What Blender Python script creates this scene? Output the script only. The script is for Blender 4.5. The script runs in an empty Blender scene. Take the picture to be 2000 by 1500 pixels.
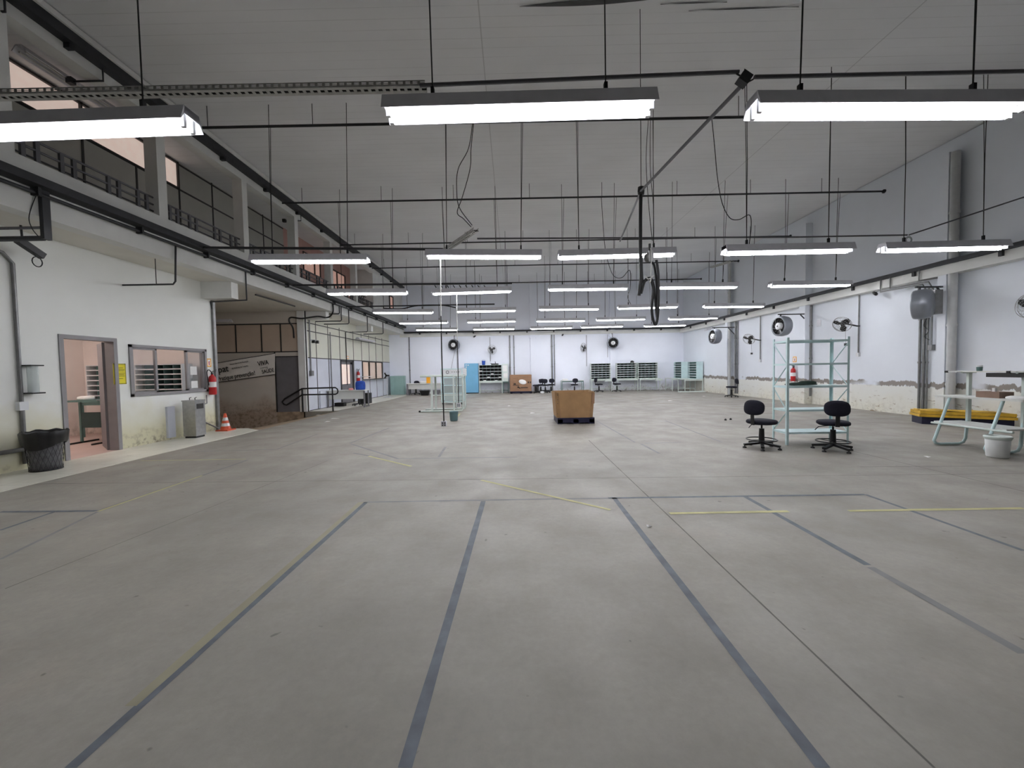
import bpy, math, random
from mathutils import Vector, Matrix, noise
random.seed(7)
SC = bpy.context.scene
COL = SC.collection
# ------------------------------------------------------------------ camera, world, exposure
F = 760.0; H = 1.5; PITCH = math.atan(28 / F); ROLL = 0.018
_f = Vector((0, math.cos(PITCH), -math.sin(PITCH))); _r0 = Vector((1, 0, 0)); _u0 = Vector((0, math.sin(PITCH), math.cos(PITCH)))
_u = _u0 * math.cos(ROLL) + _r0 * math.sin(ROLL); _r = _r0 * math.cos(ROLL) - _u0 * math.sin(ROLL)
cd = bpy.data.cameras.new('camera'); cam = bpy.data.objects.new('camera', cd); COL.objects.link(cam)
cd.sensor_fit = 'HORIZONTAL'; cd.sensor_width = 36.0; cd.lens = 36.0 * F / 2000.0; cd.clip_start = 0.05; cd.clip_end = 200
cam.matrix_world = Matrix(((_r.x, _u.x, -_f.x, 0), (_r.y, _u.y, -_f.y, 0), (_r.z, _u.z, -_f.z, H), (0, 0, 0, 1)))
SC.camera = cam
SC.view_settings.view_transform = 'Standard'; SC.view_settings.look = 'None'
SC.view_settings.exposure = 0.12; SC.view_settings.gamma = 1.0; SC.view_settings.use_curve_mapping = False
W = bpy.data.worlds.new('world'); SC.world = W; W.use_nodes = True
W.node_tree.nodes['Background'].inputs[0].default_value = (0.55, 0.6, 0.7, 1)
W.node_tree.nodes['Background'].inputs[1].default_value = 0.05
TUBE_POWER = 42.0          # emission strength of a fluorescent tube
SC.cycles.max_bounces = 7; SC.cycles.diffuse_bounces = 4; SC.cycles.use_denoising = True
SC.cycles.sample_clamp_indirect = 20.0


def at(x, y, X=None, Y=None, Z=None):
    """The point of the place that stands at a pixel of the photograph, on the plane X=, Y= or Z=."""
    d = _f + _r * ((x - 1000) / F) + _u * ((750 - y) / F)
    k = X / d.x if X is not None else (Y / d.y if Y is not None else (Z - H) / d.z)
    p = d * k
    return Vector((p.x, p.y, p.z + H))


# ------------------------------------------------------------------ materials
def srgb(r, g, b):
    def c(v):
        v /= 255.0
        return v / 12.92 if v <= 0.04045 else ((v + 0.055) / 1.055) ** 2.4
    return (c(r), c(g), c(b), 1)


def mat(name, col, rough=0.6, metal=0.0, var=0.08, scale=6.0, bump=0.0, trans=0.0, alpha=1.0, emit=None, es=0.0):
    m = bpy.data.materials.new(name); m.use_nodes = True
    nt = m.node_tree; b = nt.nodes['Principled BSDF']
    b.inputs['Roughness'].default_value = rough; b.inputs['Metallic'].default_value = metal
    if trans: b.inputs['Transmission Weight'].default_value = trans
    if alpha < 1: b.inputs['Alpha'].default_value = alpha
    c = srgb(*col)
    tc = nt.nodes.new('ShaderNodeTexCoord'); nz = nt.nodes.new('ShaderNodeTexNoise')
    nz.inputs['Scale'].default_value = scale; nz.inputs['Detail'].default_value = 4
    nt.links.new(tc.outputs['Object'], nz.inputs['Vector'])
    rp = nt.nodes.new('ShaderNodeValToRGB')
    rp.color_ramp.elements[0].position = 0.3; rp.color_ramp.elements[1].position = 0.7
    rp.color_ramp.elements[0].color = tuple(v * (1 - var) for v in c[:3]) + (1,)
    rp.color_ramp.elements[1].color = tuple(min(1, v * (1 + var)) for v in c[:3]) + (1,)
    nt.links.new(nz.outputs['Fac'], rp.inputs['Fac']); nt.links.new(rp.outputs['Color'], b.inputs['Base Color'])
    if bump:
        bp = nt.nodes.new('ShaderNodeBump'); bp.inputs['Strength'].default_value = bump; bp.inputs['Distance'].default_value = 0.01
        nt.links.new(nz.outputs['Fac'], bp.inputs['Height']); nt.links.new(bp.outputs['Normal'], b.inputs['Normal'])
    if emit:
        b.inputs['Emission Color'].default_value = srgb(*emit); b.inputs['Emission Strength'].default_value = es
    return m


class NG:
    """small node-graph helper for the big surfaces"""
    def __init__(s, name, rough=0.7):
        s.m = bpy.data.materials.new(name); s.m.use_nodes = True; s.nt = s.m.node_tree
        s.b = s.nt.nodes['Principled BSDF']; s.b.inputs['Roughness'].default_value = rough
        g = s.nt.nodes.new('ShaderNodeNewGeometry'); s.pos = g.outputs['Position']
        sp = s.nt.nodes.new('ShaderNodeSeparateXYZ'); s.nt.links.new(s.pos, sp.inputs[0]); s.x, s.y, s.z = sp.outputs

    def noise(s, scale, detail=4, stretch=None, rough=0.5, vec=None):
        v = s.pos if vec is None else vec
        if stretch:
            mp = s.nt.nodes.new('ShaderNodeMapping'); mp.inputs['Scale'].default_value = stretch
            s.nt.links.new(v, mp.inputs[0]); v = mp.outputs[0]
        n = s.nt.nodes.new('ShaderNodeTexNoise'); n.inputs['Scale'].default_value = scale; n.inputs['Detail'].default_value = detail
        n.inputs['Roughness'].default_value = rough; s.nt.links.new(v, n.inputs['Vector']); return n.outputs['Fac']

    def math(s, op, a, b=None, clamp=False):
        n = s.nt.nodes.new('ShaderNodeMath'); n.operation = op; n.use_clamp = clamp
        for i, v in enumerate((a, b)):
            if v is None: continue
            if isinstance(v, (int, float)): n.inputs[i].default_value = v
            else: s.nt.links.new(v, n.inputs[i])
        return n.outputs[0]

    def ramp(s, v, a, b, lo=0.0, hi=1.0):
        n = s.nt.nodes.new('ShaderNodeMapRange'); n.inputs[1].default_value = a; n.inputs[2].default_value = b
        n.inputs[3].default_value = lo; n.inputs[4].default_value = hi; s.nt.links.new(v, n.inputs[0]); return n.outputs[0]

    def mix(s, fac, a, b, mode='MIX'):
        n = s.nt.nodes.new('ShaderNodeMix'); n.data_type = 'RGBA'; n.blend_type = mode
        for i, v in ((0, fac), (6, a), (7, b)):
            if isinstance(v, (int, float)): n.inputs[i].default_value = v
            elif isinstance(v, tuple): n.inputs[i].default_value = v
            else: s.nt.links.new(v, n.inputs[i])
        return n.outputs[2]

    def done(s, col, bump=None, strength=0.2, rough=None):
        s.nt.links.new(col, s.b.inputs['Base Color'])
        if rough is not None: s.nt.links.new(rough, s.b.inputs['Roughness'])
        if bump is not None:
            n = s.nt.nodes.new('ShaderNodeBump'); n.inputs['Strength'].default_value = strength; n.inputs['Distance'].default_value = 0.01
            s.nt.links.new(bump, n.inputs['Height']); s.nt.links.new(n.outputs['Normal'], s.b.inputs['Normal'])
        return s.m


def floor_material():
    g = NG('worn_concrete', 0.55)
    big = g.noise(0.35, 5); mid = g.noise(1.6, 6, rough=0.6); fine = g.noise(22, 6, rough=0.7); streak = g.noise(3, 6, (1.0, 1.7, 1), 0.65)
    c = g.mix(g.ramp(big, 0.35, 0.68), srgb(134, 130, 120), srgb(152, 147, 136))
    c = g.mix(g.ramp(mid, 0.42, 0.72, 0, 0.45), c, srgb(126, 121, 112))
    c = g.mix(g.ramp(streak, 0.5, 0.8, 0, 0.2), c, srgb(172, 167, 153))
    c = g.mix(g.ramp(g.noise(0.9, 5, None, 0.6), 0.6, 0.78, 0, 0.4), c, srgb(160, 142, 126))
    c = g.mix(g.ramp(fine, 0.3, 0.7, 0, 0.35), c, srgb(112, 110, 106))
    spots = g.ramp(g.noise(9, 2), 0.73, 0.77, 0, 0.6)
    c = g.mix(spots, c, srgb(70, 66, 62))
    return g.done(c, fine, 0.12, g.ramp(mid, 0.3, 0.7, 0.42, 0.68))


def wall_material(name, base, dirt=(206, 200, 156), dirt_h=1.0, band=False, peel=False):
    g = NG(name, 0.75)
    n = g.noise(1.1, 5, None, 0.6); fine = g.noise(8, 5, None, 0.65)
    c = g.mix(g.ramp(n, 0.35, 0.7, 0, 0.25), srgb(*base), srgb(*[v * 0.93 for v in base]))
    zz = g.math('SUBTRACT', g.math('ADD', g.z, 0.0), g.ramp(g.noise(1.3, 5), 0.2, 0.8, -0.35, 0.35))
    c = g.mix(g.ramp(zz, dirt_h, dirt_h - 0.7, 0, 0.75), c, srgb(*dirt))
    c = g.mix(g.math('MULTIPLY', g.ramp(zz, 0.45, -0.15, 0, 1), g.ramp(fine, 0.48, 0.62, 0, 0.8), True), c, srgb(112, 100, 82))
    if band:    # old paint scraped off along a line at waist height
        zb = g.math('ADD', g.z, g.ramp(g.noise(5, 6, (1, 1, 0.3), 0.7), 0.3, 0.7, -0.07, 0.07))
        hi = g.math('MULTIPLY', g.ramp(zb, 0.80, 0.82), g.ramp(zb, 0.96, 0.94), True)
        c = g.mix(g.ramp(g.z, 0.84, 0.80, 0, 0.6), c, srgb(226, 224, 210))
        c = g.mix(g.math('MULTIPLY', hi, g.ramp(g.noise(0.8, 3), 0.36, 0.44), True), c, srgb(140, 134, 128))
        pl = g.math('MULTIPLY', g.ramp(g.noise(7, 6, (1, 0.45, 1.5), 0.75), 0.60, 0.63), g.ramp(g.z, 0.75, 0.2), True)
        c = g.mix(pl, c, srgb(140, 118, 88))
    return g.done(c, fine, 0.08)


def ceiling_material():
    g = NG('white_ceiling_boards', 0.7)
    w = g.math('FRACT', g.math('MULTIPLY', g.y, 5.0)); line = g.ramp(w, 0.06, 0.0, 0, 0.38)
    n = g.noise(0.5, 4, (1, 2, 1)); st = g.noise(4, 5, (0.12, 3, 1), 0.7)
    c = g.mix(g.ramp(n, 0.3, 0.7), srgb(226, 227, 229), srgb(236, 237, 239))
    c = g.mix(g.math('MULTIPLY', line, g.ramp(st, 0.35, 0.6), True), c, srgb(92, 90, 90))
    xs = g.math('FRACT', g.math('ADD', g.math('DIVIDE', g.x, 7.0), 0.06)); c = g.mix(g.ramp(xs, 0.004, 0.001, 0, 0.4), c, srgb(110, 108, 108))
    return g.done(c, w, 0.15)


def tile_material():
    g = NG('pale_floor_tiles', 0.35)
    ly = g.math('FRACT', g.math('DIVIDE', g.y, 0.6)); lx = g.math('FRACT', g.math('DIVIDE', g.x, 0.6))
    ln = g.math('MAXIMUM', g.ramp(ly, 0.012, 0.008), g.ramp(lx, 0.012, 0.008))
    c = g.mix(g.ramp(g.noise(2, 4), 0.3, 0.7), srgb(206, 204, 190), srgb(222, 220, 208))
    c = g.mix(g.ramp(g.noise(3.2, 5, None, 0.7), 0.62, 0.7, 0, 0.5), c, srgb(140, 132, 116))
    return g.done(g.mix(ln, c, srgb(150, 146, 134)))


M = {}
M['floor'] = floor_material()
M['wall'] = wall_material('white_painted_plaster', (238, 240, 236))
M['wall_r'] = wall_material('white_plaster_scraped', (227, 232, 239), (214, 208, 184), 0.7, True)
M['wall_b'] = wall_material('white_plaster_cool', (238, 242, 252), (206, 204, 196), 0.4)
M['office'] = wall_material('pink_plaster', (244, 236, 232), (206, 180, 164), 0.5)
M['ramp_wall'] = wall_material('grimy_plaster', (206, 199, 189), (160, 136, 112), 0.6)
M['ceiling'] = ceiling_material()
M['tile'] = tile_material()
M['concrete'] = mat('painted_concrete_beam', (222, 223, 220), 0.7, var=0.06, scale=2, bump=0.1)
M['concrete_d'] = mat('dirty_ramp_concrete', (160, 140, 116), 0.9, var=0.4, scale=5, bump=0.5)
M['soffit'] = mat('soffit_plaster', (222, 220, 212), 0.8, var=0.05, scale=1.5)
M['darksteel'] = mat('dark_grey_steel', (52, 53, 56), 0.5, 0.3, 0.15, 5)
M['pipe'] = mat('grey_pipe', (98, 98, 102), 0.45, 0.4, 0.1, 6)
M['galv'] = mat('galvanised_conduit', (128, 128, 128), 0.4, 0.5, 0.12, 9)
M['drain'] = mat('grey_drain_pipe', (186, 188, 188), 0.5, 0, 0.08, 5)
M['tray'] = mat('galvanised_tray', (170, 170, 166), 0.6, 0.1, 0.15, 12)
M['black'] = mat('black_rubber', (14, 14, 16), 0.5, 0, 0.2, 20)
M['blackp'] = mat('black_plastic', (20, 20, 22), 0.4, 0, 0.1, 20)
M['white'] = mat('white_enamel', (222, 224, 226), 0.35, 0, 0.03, 5)
M['lampbody'] = mat('grey_fixture_enamel', (206, 206, 212), 0.45, 0.1, 0.05, 8)
M['lampin'] = mat('white_reflector_enamel', (235, 236, 240), 0.3, 0, 0.02, 8)
M['tube'] = mat('lit_tube', (240, 242, 255), 0.3, emit=(246, 246, 250), es=TUBE_POWER)
M['warmtube'] = mat('lit_warm_tube', (255, 236, 226), 0.3, emit=(255, 236, 226), es=46.0)
M['deadtube'] = mat('unlit_tube', (200, 200, 196), 0.3)
M['frame'] = mat('grey_frame_paint', (140, 138, 140), 0.5, 0, 0.06, 6)
M['doorleaf'] = mat('grey_door_paint', (112, 110, 114), 0.5, 0, 0.08, 4)
M['panel_hi'] = mat('cream_partition_panel', (212, 212, 198), 0.6, 0, 0.03, 2)
M['panel_lo'] = mat('pale_blue_partition_panel', (206, 210, 220), 0.6, 0, 0.04, 2)
M['panel_br'] = mat('brown_grey_panel', (196, 178, 160), 0.6, 0, 0.05, 2)
M['panel_d'] = mat('grey_mezzanine_panel', (168, 166, 158), 0.6, 0, 0.05, 2)
M['strip'] = mat('dark_panel_strip', (38, 36, 34), 0.5, 0, 0.1, 9)
M['glass'] = mat('clear_glass', (235, 240, 242), 0.05, 0, 0.0, 1, trans=1.0, alpha=0.25)
M['warmpane'] = mat('lit_warm_pane', (224, 204, 194), 0.5, emit=(228, 206, 194), es=0.5)
M['redpane'] = mat('lit_rosy_pane', (200, 166, 154), 0.5, emit=(214, 170, 154), es=0.36)
M['rosewall'] = mat('rose_mezzanine_wall', (190, 152, 142), 0.7, 0, 0.05, 2)
M['teal'] = mat('dull_teal_paint', (92, 122, 118), 0.5, 0, 0.08, 6)
M['tealdark'] = mat('dark_green_paint', (52, 72, 70), 0.6, 0, 0.1, 6)
M['mint'] = mat('pale_mint_paint', (208, 218, 212), 0.45, 0, 0.05, 6)
M['aqua'] = mat('pale_aqua_enamel', (206, 230, 231), 0.4, 0.05, 0.06, 8)
M['cabblue'] = mat('sky_blue_enamel', (112, 172, 206), 0.4, 0.05, 0.05, 3)
M['palegreen'] = mat('pale_green_door_paint', (150, 182, 176), 0.5, 0, 0.05, 3)
M['navy'] = mat('navy_fabric', (18, 18, 34), 0.9, 0, 0.2, 60, 0.2)
M['navyp'] = mat('navy_plastic', (22, 22, 52), 0.5, 0, 0.1, 10)
M['card'] = mat('brown_cardboard', (160, 126, 88), 0.85, 0, 0.1, 4, 0.1)
M['card2'] = mat('reddish_cardboard', (150, 116, 90), 0.85, 0, 0.1, 4, 0.1)
M['red'] = mat('red_enamel', (190, 30, 34), 0.3, 0, 0.05, 8)
M['yellow'] = mat('yellow_sheet', (232, 218, 40), 0.6, 0, 0.03, 8)
M['yellow2'] = mat('yellow_plastic', (206, 164, 50), 0.6, 0, 0.18, 8, 0.3)
M['orange'] = mat('orange_plastic', (206, 84, 50), 0.5, 0, 0.06, 8)
M['amber'] = mat('amber_plastic', (240, 168, 30), 0.5, 0, 0.05, 8)
M['steel'] = mat('brushed_stainless', (168, 168, 168), 0.28, 0.9, 0.1, 14)
M['paper'] = mat('white_paper', (232, 232, 230), 0.8, 0, 0.03, 12)
M['ink'] = mat('black_ink', (30, 28, 28), 0.7, 0, 0.05, 12)
M['banner'] = mat('grey_banner_vinyl', (240, 236, 230), 0.6, 0, 0.04, 3)
M['tapeblue'] = mat('worn_blue_grey_tape', (86, 92, 100), 0.6, 0, 0.25, 9)
M['tapefaint'] = mat('rubbed_grey_tape', (116, 116, 116), 0.6, 0, 0.16, 4)
M['tapeyellow'] = mat('worn_yellow_tape', (176, 170, 118), 0.6, 0, 0.15, 6)
M['tapeolive'] = mat('faded_olive_tape', (138, 133, 110), 0.6, 0, 0.12, 3)
M['joint'] = mat('floor_joint_filler', (98, 95, 90), 0.9, 0, 0.2, 5)
M['deskwhite'] = mat('white_laminate', (216, 218, 214), 0.45, 0, 0.02, 4)
M['bluebag'] = mat('blue_cloth', (26, 70, 160), 0.7, 0, 0.2, 12, 0.3)
M['pink'] = mat('pink_paper', (226, 150, 150), 0.7)
M['tub'] = mat('milky_plastic', (206, 208, 206), 0.4, 0, 0.05, 6)
M['bin'] = mat('dull_teal_plastic', (98, 128, 134), 0.5, 0, 0.08, 6)
M['rope'] = mat('white_rope', (216, 216, 212), 0.8)
M['greencloth'] = mat('dark_green_cloth', (56, 74, 66), 0.9, 0, 0.2, 14, 0.3)
M['meshbag'] = mat('grey_bin_bag', (96, 96, 100), 0.3, 0, 0.3, 16, 0.6)
M['fanbody'] = mat('grey_fan_shell', (128, 132, 140), 0.35, 0.2, 0.06, 6)
M['brick'] = mat('carton_brown', (140, 116, 100), 0.8, 0, 0.1, 6)
M['floorred'] = mat('reddish_tiles', (196, 172, 164), 0.5, 0, 0.08, 3)
M['pearl'] = mat('milky_acrylic', (214, 226, 224), 0.25, 0, 0.04, 3, alpha=0.55)


# ------------------------------------------------------------------ mesh builder
class MB:
    def __init__(s): s.v = []; s.f = []; s.mi = []; s.ms = []; s.cur = 0; s.sm = []
    def m(s, key):
        if key not in s.ms: s.ms.append(key)
        s.cur = s.ms.index(key); return s
    def add(s, vs, fs, smooth=False):
        o = len(s.v); s.v += [tuple(v) for v in vs]
        for f in fs: s.f.append([i + o for i in f]); s.mi.append(s.cur); s.sm.append(smooth)
        return s
    def box(s, x0, x1, y0, y1, z0, z1):
        vs = [(x, y, z) for x in (x0, x1) for y in (y0, y1) for z in (z0, z1)]
        return s.add(vs, [(0, 1, 3, 2), (4, 6, 7, 5), (0, 4, 5, 1), (2, 3, 7, 6), (0, 2, 6, 4), (1, 5, 7, 3)])
    def obox(s, c, sz, R):
        vs = [Vector(c) + R @ Vector((x * sz[0] / 2, y * sz[1] / 2, z * sz[2] / 2)) for x in (-1, 1) for y in (-1, 1) for z in (-1, 1)]
        return s.add(vs, [(0, 1, 3, 2), (4, 6, 7, 5), (0, 4, 5, 1), (2, 3, 7, 6), (0, 2, 6, 4), (1, 5, 7, 3)])
    def bar(s, a, b, w, h, up=(0, 0, 1)):
        a = Vector(a); b = Vector(b); d = (b - a); L = d.length; d.normalize()
        upv = Vector(up)
        if abs(d.dot(upv)) > 0.98: upv = Vector((0, 1, 0))
        sx = d.cross(upv).normalized(); uz = sx.cross(d)
        R = Matrix((sx, d, uz)).transposed()
        return s.obox((a + b) / 2, (w, L, h), R)
    def prism(s, pts, z0, z1):
        n = len(pts); vs = [(p[0], p[1], z0) for p in pts] + [(p[0], p[1], z1) for p in pts]
        return s.add(vs, [tuple(range(n))[::-1], tuple(range(n, 2 * n))] + [(i, (i + 1) % n, n + (i + 1) % n, n + i) for i in range(n)])
    def tube(s, path, r, seg=6, closed=False, cap=True):
        path = [Vector(p) for p in path]; n = len(path); rs = r if isinstance(r, (list, tuple)) else [r] * n
        vs = []; prev = None
        for i, p in enumerate(path):
            a = path[i - 1] if (i > 0 or closed) else p; b = path[(i + 1) % n] if (i < n - 1 or closed) else p
            d = (b - a).normalized()
            if prev is None:
                ref = Vector((0, 0, 1)) if abs(d.z) < 0.9 else Vector((1, 0, 0)); u = d.cross(ref).normalized()
            else:
                u = (prev - d * prev.dot(d))
                u = u.normalized() if u.length > 1e-6 else d.orthogonal().normalized()
            prev = u; w = d.cross(u)
            for k in range(seg):
                t = 2 * math.pi * k / seg; vs.append(p + (u * math.cos(t) + w * math.sin(t)) * rs[i])
        fs = []
        for i in range(n if closed else n - 1):
            j = (i + 1) % n
            for k in range(seg):
                l = (k + 1) % seg; fs.append((i * seg + k, i * seg + l, j * seg + l, j * seg + k))
        s.add(vs, fs, True)
        if cap and not closed:
            s.add(vs[:seg], [tuple(range(seg))[::-1]]); s.add(vs[-seg:], [tuple(range(seg))])
        return s
    def lathe(s, prof, c=(0, 0, 0), axis=(0, 0, 1), seg=20, smooth=True):
        ax = Vector(axis).normalized(); u = ax.orthogonal().normalized()
        if abs(ax.z) > 0.99: u = Vector((1, 0, 0))
        w = ax.cross(u); c = Vector(c); vs = []
        for (r, h) in prof:
            for k in range(seg):
                t = 2 * math.pi * k / seg; vs.append(c + ax * h + (u * math.cos(t) + w * math.sin(t)) * max(r, 1e-4))
        fs = []
        for i in range(len(prof) - 1):
            for k in range(seg):
                l = (k + 1) % seg; fs.append((i * seg + k, i * seg + l, (i + 1) * seg + l, (i + 1) * seg + k))
        return s.add(vs, fs, smooth)
    def pad(s, c, w, d, h, R=None, e=3.0, seg=28, curve=0.0, dome=0.012):
        """upholstered cushion with a rounded outline"""
        R = R or Matrix.Identity(3); c = Vector(c); prof = [(0.0, -h / 2), (0.9, -h / 2), (0.98, -h * .3), (1, 0), (0.98, h * .28), (0.9, h / 2), (0.6, h / 2 + dome), (0, h / 2 + dome)]
        vs = []
        for (q, z) in prof:
            for k in range(seg):
                t = 2 * math.pi * k / seg; ct, st = math.cos(t), math.sin(t)
                x = abs(ct) ** (2 / e) * (1 if ct >= 0 else -1) * w / 2 * max(q, .001); y = abs(st) ** (2 / e) * (1 if st >= 0 else -1) * d / 2 * max(q, .001)
                vs.append(c + R @ Vector((x, y, z + curve * (2 * x / w) ** 2)))
        fs = [(i * seg + k, i * seg + (k + 1) % seg, (i + 1) * seg + (k + 1) % seg, (i + 1) * seg + k) for i in range(len(prof) - 1) for k in range(seg)]
        return s.add(vs, fs, True)
    def build(s, name, parent=None, loc=None):
        me = bpy.data.meshes.new(name)
        me.from_pydata(s.v, [], s.f)
        for k in s.ms: me.materials.append(M[k])
        for p, mi, sm in zip(me.polygons, s.mi, s.sm): p.material_index = mi; p.use_smooth = sm
        me.update(); me.validate()
        o = bpy.data.objects.new(name, me); COL.objects.link(o)
        if parent is not None: o.parent = parent
        if loc is not None: o.location = loc
        return o


def mb(key): return MB().m(key)


def tag(o, label, cat, group=None):
    o['label'] = label; o['category'] = cat
    if group: o['group'] = group
    return o


def thing(name, label, cat, loc=(0, 0, 0), rz=0, group=None):
    o = bpy.data.objects.new(name, None); COL.objects.link(o); o.empty_display_size = 0.2
    o.location = loc; o.rotation_euler = (0, 0, rz)
    return tag(o, label, cat, group)


def struct(o, label=None):
    o['kind'] = 'structure'
    if label: o['label'] = label
    return o


def dup(root, loc, rz, label, group=None):
    r = root.copy(); COL.objects.link(r); r.location = loc; r.rotation_euler = (root.rotation_euler[0], root.rotation_euler[1], rz)
    r['label'] = label
    if group: r['group'] = group
    for ch in list(root.children):
        c = ch.copy(); COL.objects.link(c); c.parent = r
        for g in list(ch.children):
            d = g.copy(); COL.objects.link(d); d.parent = c
    return r


def smooth_path(pts, n=6):
    pts = [Vector(p) for p in pts]; out = []
    for i in range(len(pts) - 1):
        p0 = pts[max(i - 1, 0)]; p1 = pts[i]; p2 = pts[i + 1]; p3 = pts[min(i + 2, len(pts) - 1)]
        for k in range(n):
            t = k / n
            out.append(0.5 * ((2 * p1) + (p2 - p0) * t + (2 * p0 - 5 * p1 + 4 * p2 - p3) * t * t + (3 * p1 - p0 - 3 * p2 + p3) * t ** 3))
    return out + [pts[-1]]


def text(body, size, mk, parent, M4, align='LEFT', name='lettering', ext=0.001, bold=0.0, sx=1.0):
    cu = bpy.data.curves.new(name, 'FONT'); cu.body = body; cu.size = size; cu.extrude = ext; cu.align_x = align; cu.offset = bold
    cu.resolution_u = 3
    cu.materials.append(M[mk]); o = bpy.data.objects.new(name, cu); COL.objects.link(o)
    bpy.context.view_layer.update(); me = bpy.data.meshes.new_from_object(o.evaluated_get(bpy.context.evaluated_depsgraph_get()))
    bpy.data.objects.remove(o); o = bpy.data.objects.new(name, me); COL.objects.link(o)
    o.parent = parent; o.matrix_local = M4 @ Matrix.Diagonal((sx, 1, 1, 1)); return o


# ------------------------------------------------------------------ dimensions of the hall
XL, XR, YE, ZC = -8.05, 11.35, 25.7, 7.12      # left wall, right wall, end wall, ceiling
XM = -7.0                                       # front plane of the mezzanine
YB = -7.0                                       # wall behind the viewpoint
ZS = 3.93                                       # underside of the mezzanine
YC = 10.52                                      # where the left wall ends at the ramp opening
YR = 15.25                                      # far side wall of the ramp opening

# ------------------------------------------------------------------ floor
fl = mb('floor'); fl.box(XM + 0.2, XR + .2, YB, YE + .2, -0.3, 0.0); fl.box(XL - .15, XM + .2, YR, YE + .2, -0.3, 0.0); fl.box(XL - .15, XM + .2, YB, YC, -0.3, 0.0)
floor = struct(fl.build('floor'), 'worn grey concrete hall floor with tape lines')
t = mb('tile'); t.prism([(XL, 1.5), (-6.8, 1.5), (-6.8, YC - .15), (-7.35, YC + .25), (XL, YC + .25)], 0.0, 0.006); t.build('tiled_strip', floor)
t = mb('tile'); t.prism([(XL, YR + .05), (-6.95, YR + .05), (-6.55, 20), (-6.5, 25.65), (XL, 25.65)], 0.0, 0.006); t.build('tiled_strip', floor)


def line(p0, p1, w, mk, name, z=0.0015, ragged=0.0):
    a = at(*p0, Z=0); b = at(*p1, Z=0); d = (b - a); L = d.length; d.normalize(); n = Vector((-d.y, d.x, 0)) * w / 2
    k = max(2, int(L / 0.25)); vs = []
    for i in range(k + 1):
        p = a + d * L * i / k; e = 1 + ragged * (random.random() - .5)
        vs += [p + n * e, p - n * e]
    vs = [(v.x, v.y, z) for v in vs]
    return mb(mk).add(vs, [(2 * i, 2 * i + 1, 2 * i + 3, 2 * i + 2) for i in range(k)]).build(name, floor)


for p0, p1, w, mk in [
        ((138, 1500), (715, 981), 0.05, 'tapeblue'), ((791, 1500), (944, 979), 0.055, 'tapeblue'), ((1199, 972), (1607, 1500), 0.055, 'tapeblue'),
        ((1455, 970), (1695, 1104), 0.055, 'tapeblue'), ((1700, 1108), (2000, 1277), 0.06, 'tapefaint'), ((1690, 966), (2000, 1076), 0.045, 'tapeblue'),
        ((712, 981), (1188, 973), 0.045, 'tapefaint'), ((1188, 973), (1690, 966), 0.05, 'tapeblue'),
        ((188, 999), (483, 899), 0.05, 'tapefaint'), ((0, 1000), (188, 998), 0.05, 'tapeblue'), ((0, 1036), (106, 1000), 0.04, 'tapeblue'), ((0, 1093), (190, 1000), 0.035, 'tapefaint'),
        ((685, 867), (777, 896), 0.05, 'tapefaint'), ((777, 896), (1010, 893), 0.045, 'tapefaint'), ((683, 866), (760, 836), 0.05, 'tapefaint'), ((870, 873), (857, 893), 0.05, 'tapefaint'),
        ((1252, 867), (1288, 886), 0.05, 'tapefaint'), ((1260, 866), (1330, 864), 0.04, 'tapefaint'), ((380, 882), (540, 878), 0.04, 'tapefaint'), ((540, 878), (620, 848), 0.04, 'tapefaint'),
        ((1165, 822), (1240, 864), 0.04, 'tapefaint'), ((1300, 822), (1410, 864), 0.04, 'tapefaint'), ((690, 885), (745, 895), 0.045, 'tapefaint')]:
    line(p0, p1, w, mk, 'tape_line', 0.0015, 0.12)
for p0, p1, w, mk in [
        ((255, 1380), (705, 981), 0.055, 'tapeolive'), ((192, 999), (395, 929), 0.035, 'tapeyellow'), ((940, 938), (1192, 996), 0.04, 'tapeyellow'),
        ((1308, 1003), (1540, 999), 0.05, 'tapeyellow'), ((1657, 998), (2000, 993), 0.05, 'tapeyellow'), ((720, 891), (803, 911), 0.05, 'tapeyellow'),
        ((275, 900), (480, 897), 0.03, 'tapeyellow'), ((898, 808), (890, 817), 0.08, 'tapeyellow')]:
    line(p0, p1, w, mk, 'yellow_tape_line', 0.0025, 0.25)
for p0, p1, w in [((1150, 860), (1825, 1500), 0.012), ((0, 946), (2000, 925), 0.010), ((1660, 880), (2000, 960), 0.014), ((10, 1150), (640, 900), 0.008), ((1680, 912), (2000, 910), 0.012), ((480, 836), (1000, 832), 0.01)]:
    line(p0, p1, w, 'joint', 'floor_joint', 0.001, 0.5)

# ramp going down to the left through the opening
r = mb('concrete_d')
r.add([(XM + .2, YC, 0), (XM + .2, YR, 0), (-13.2, YR, -1.15), (-13.2, YC, -1.15), (XM + .2, YC, -1.5), (XM + .2, YR, -1.5), (-13.2, YR, -1.5), (-13.2, YC, -1.5)],
      [(0, 1, 2, 3), (7, 6, 5, 4), (0, 3, 7, 4), (1, 5, 6, 2), (0, 4, 5, 1), (3, 2, 6, 7)])
struct(r.build('floor_ramp'), 'dirty concrete ramp sloping down to the left')

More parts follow.
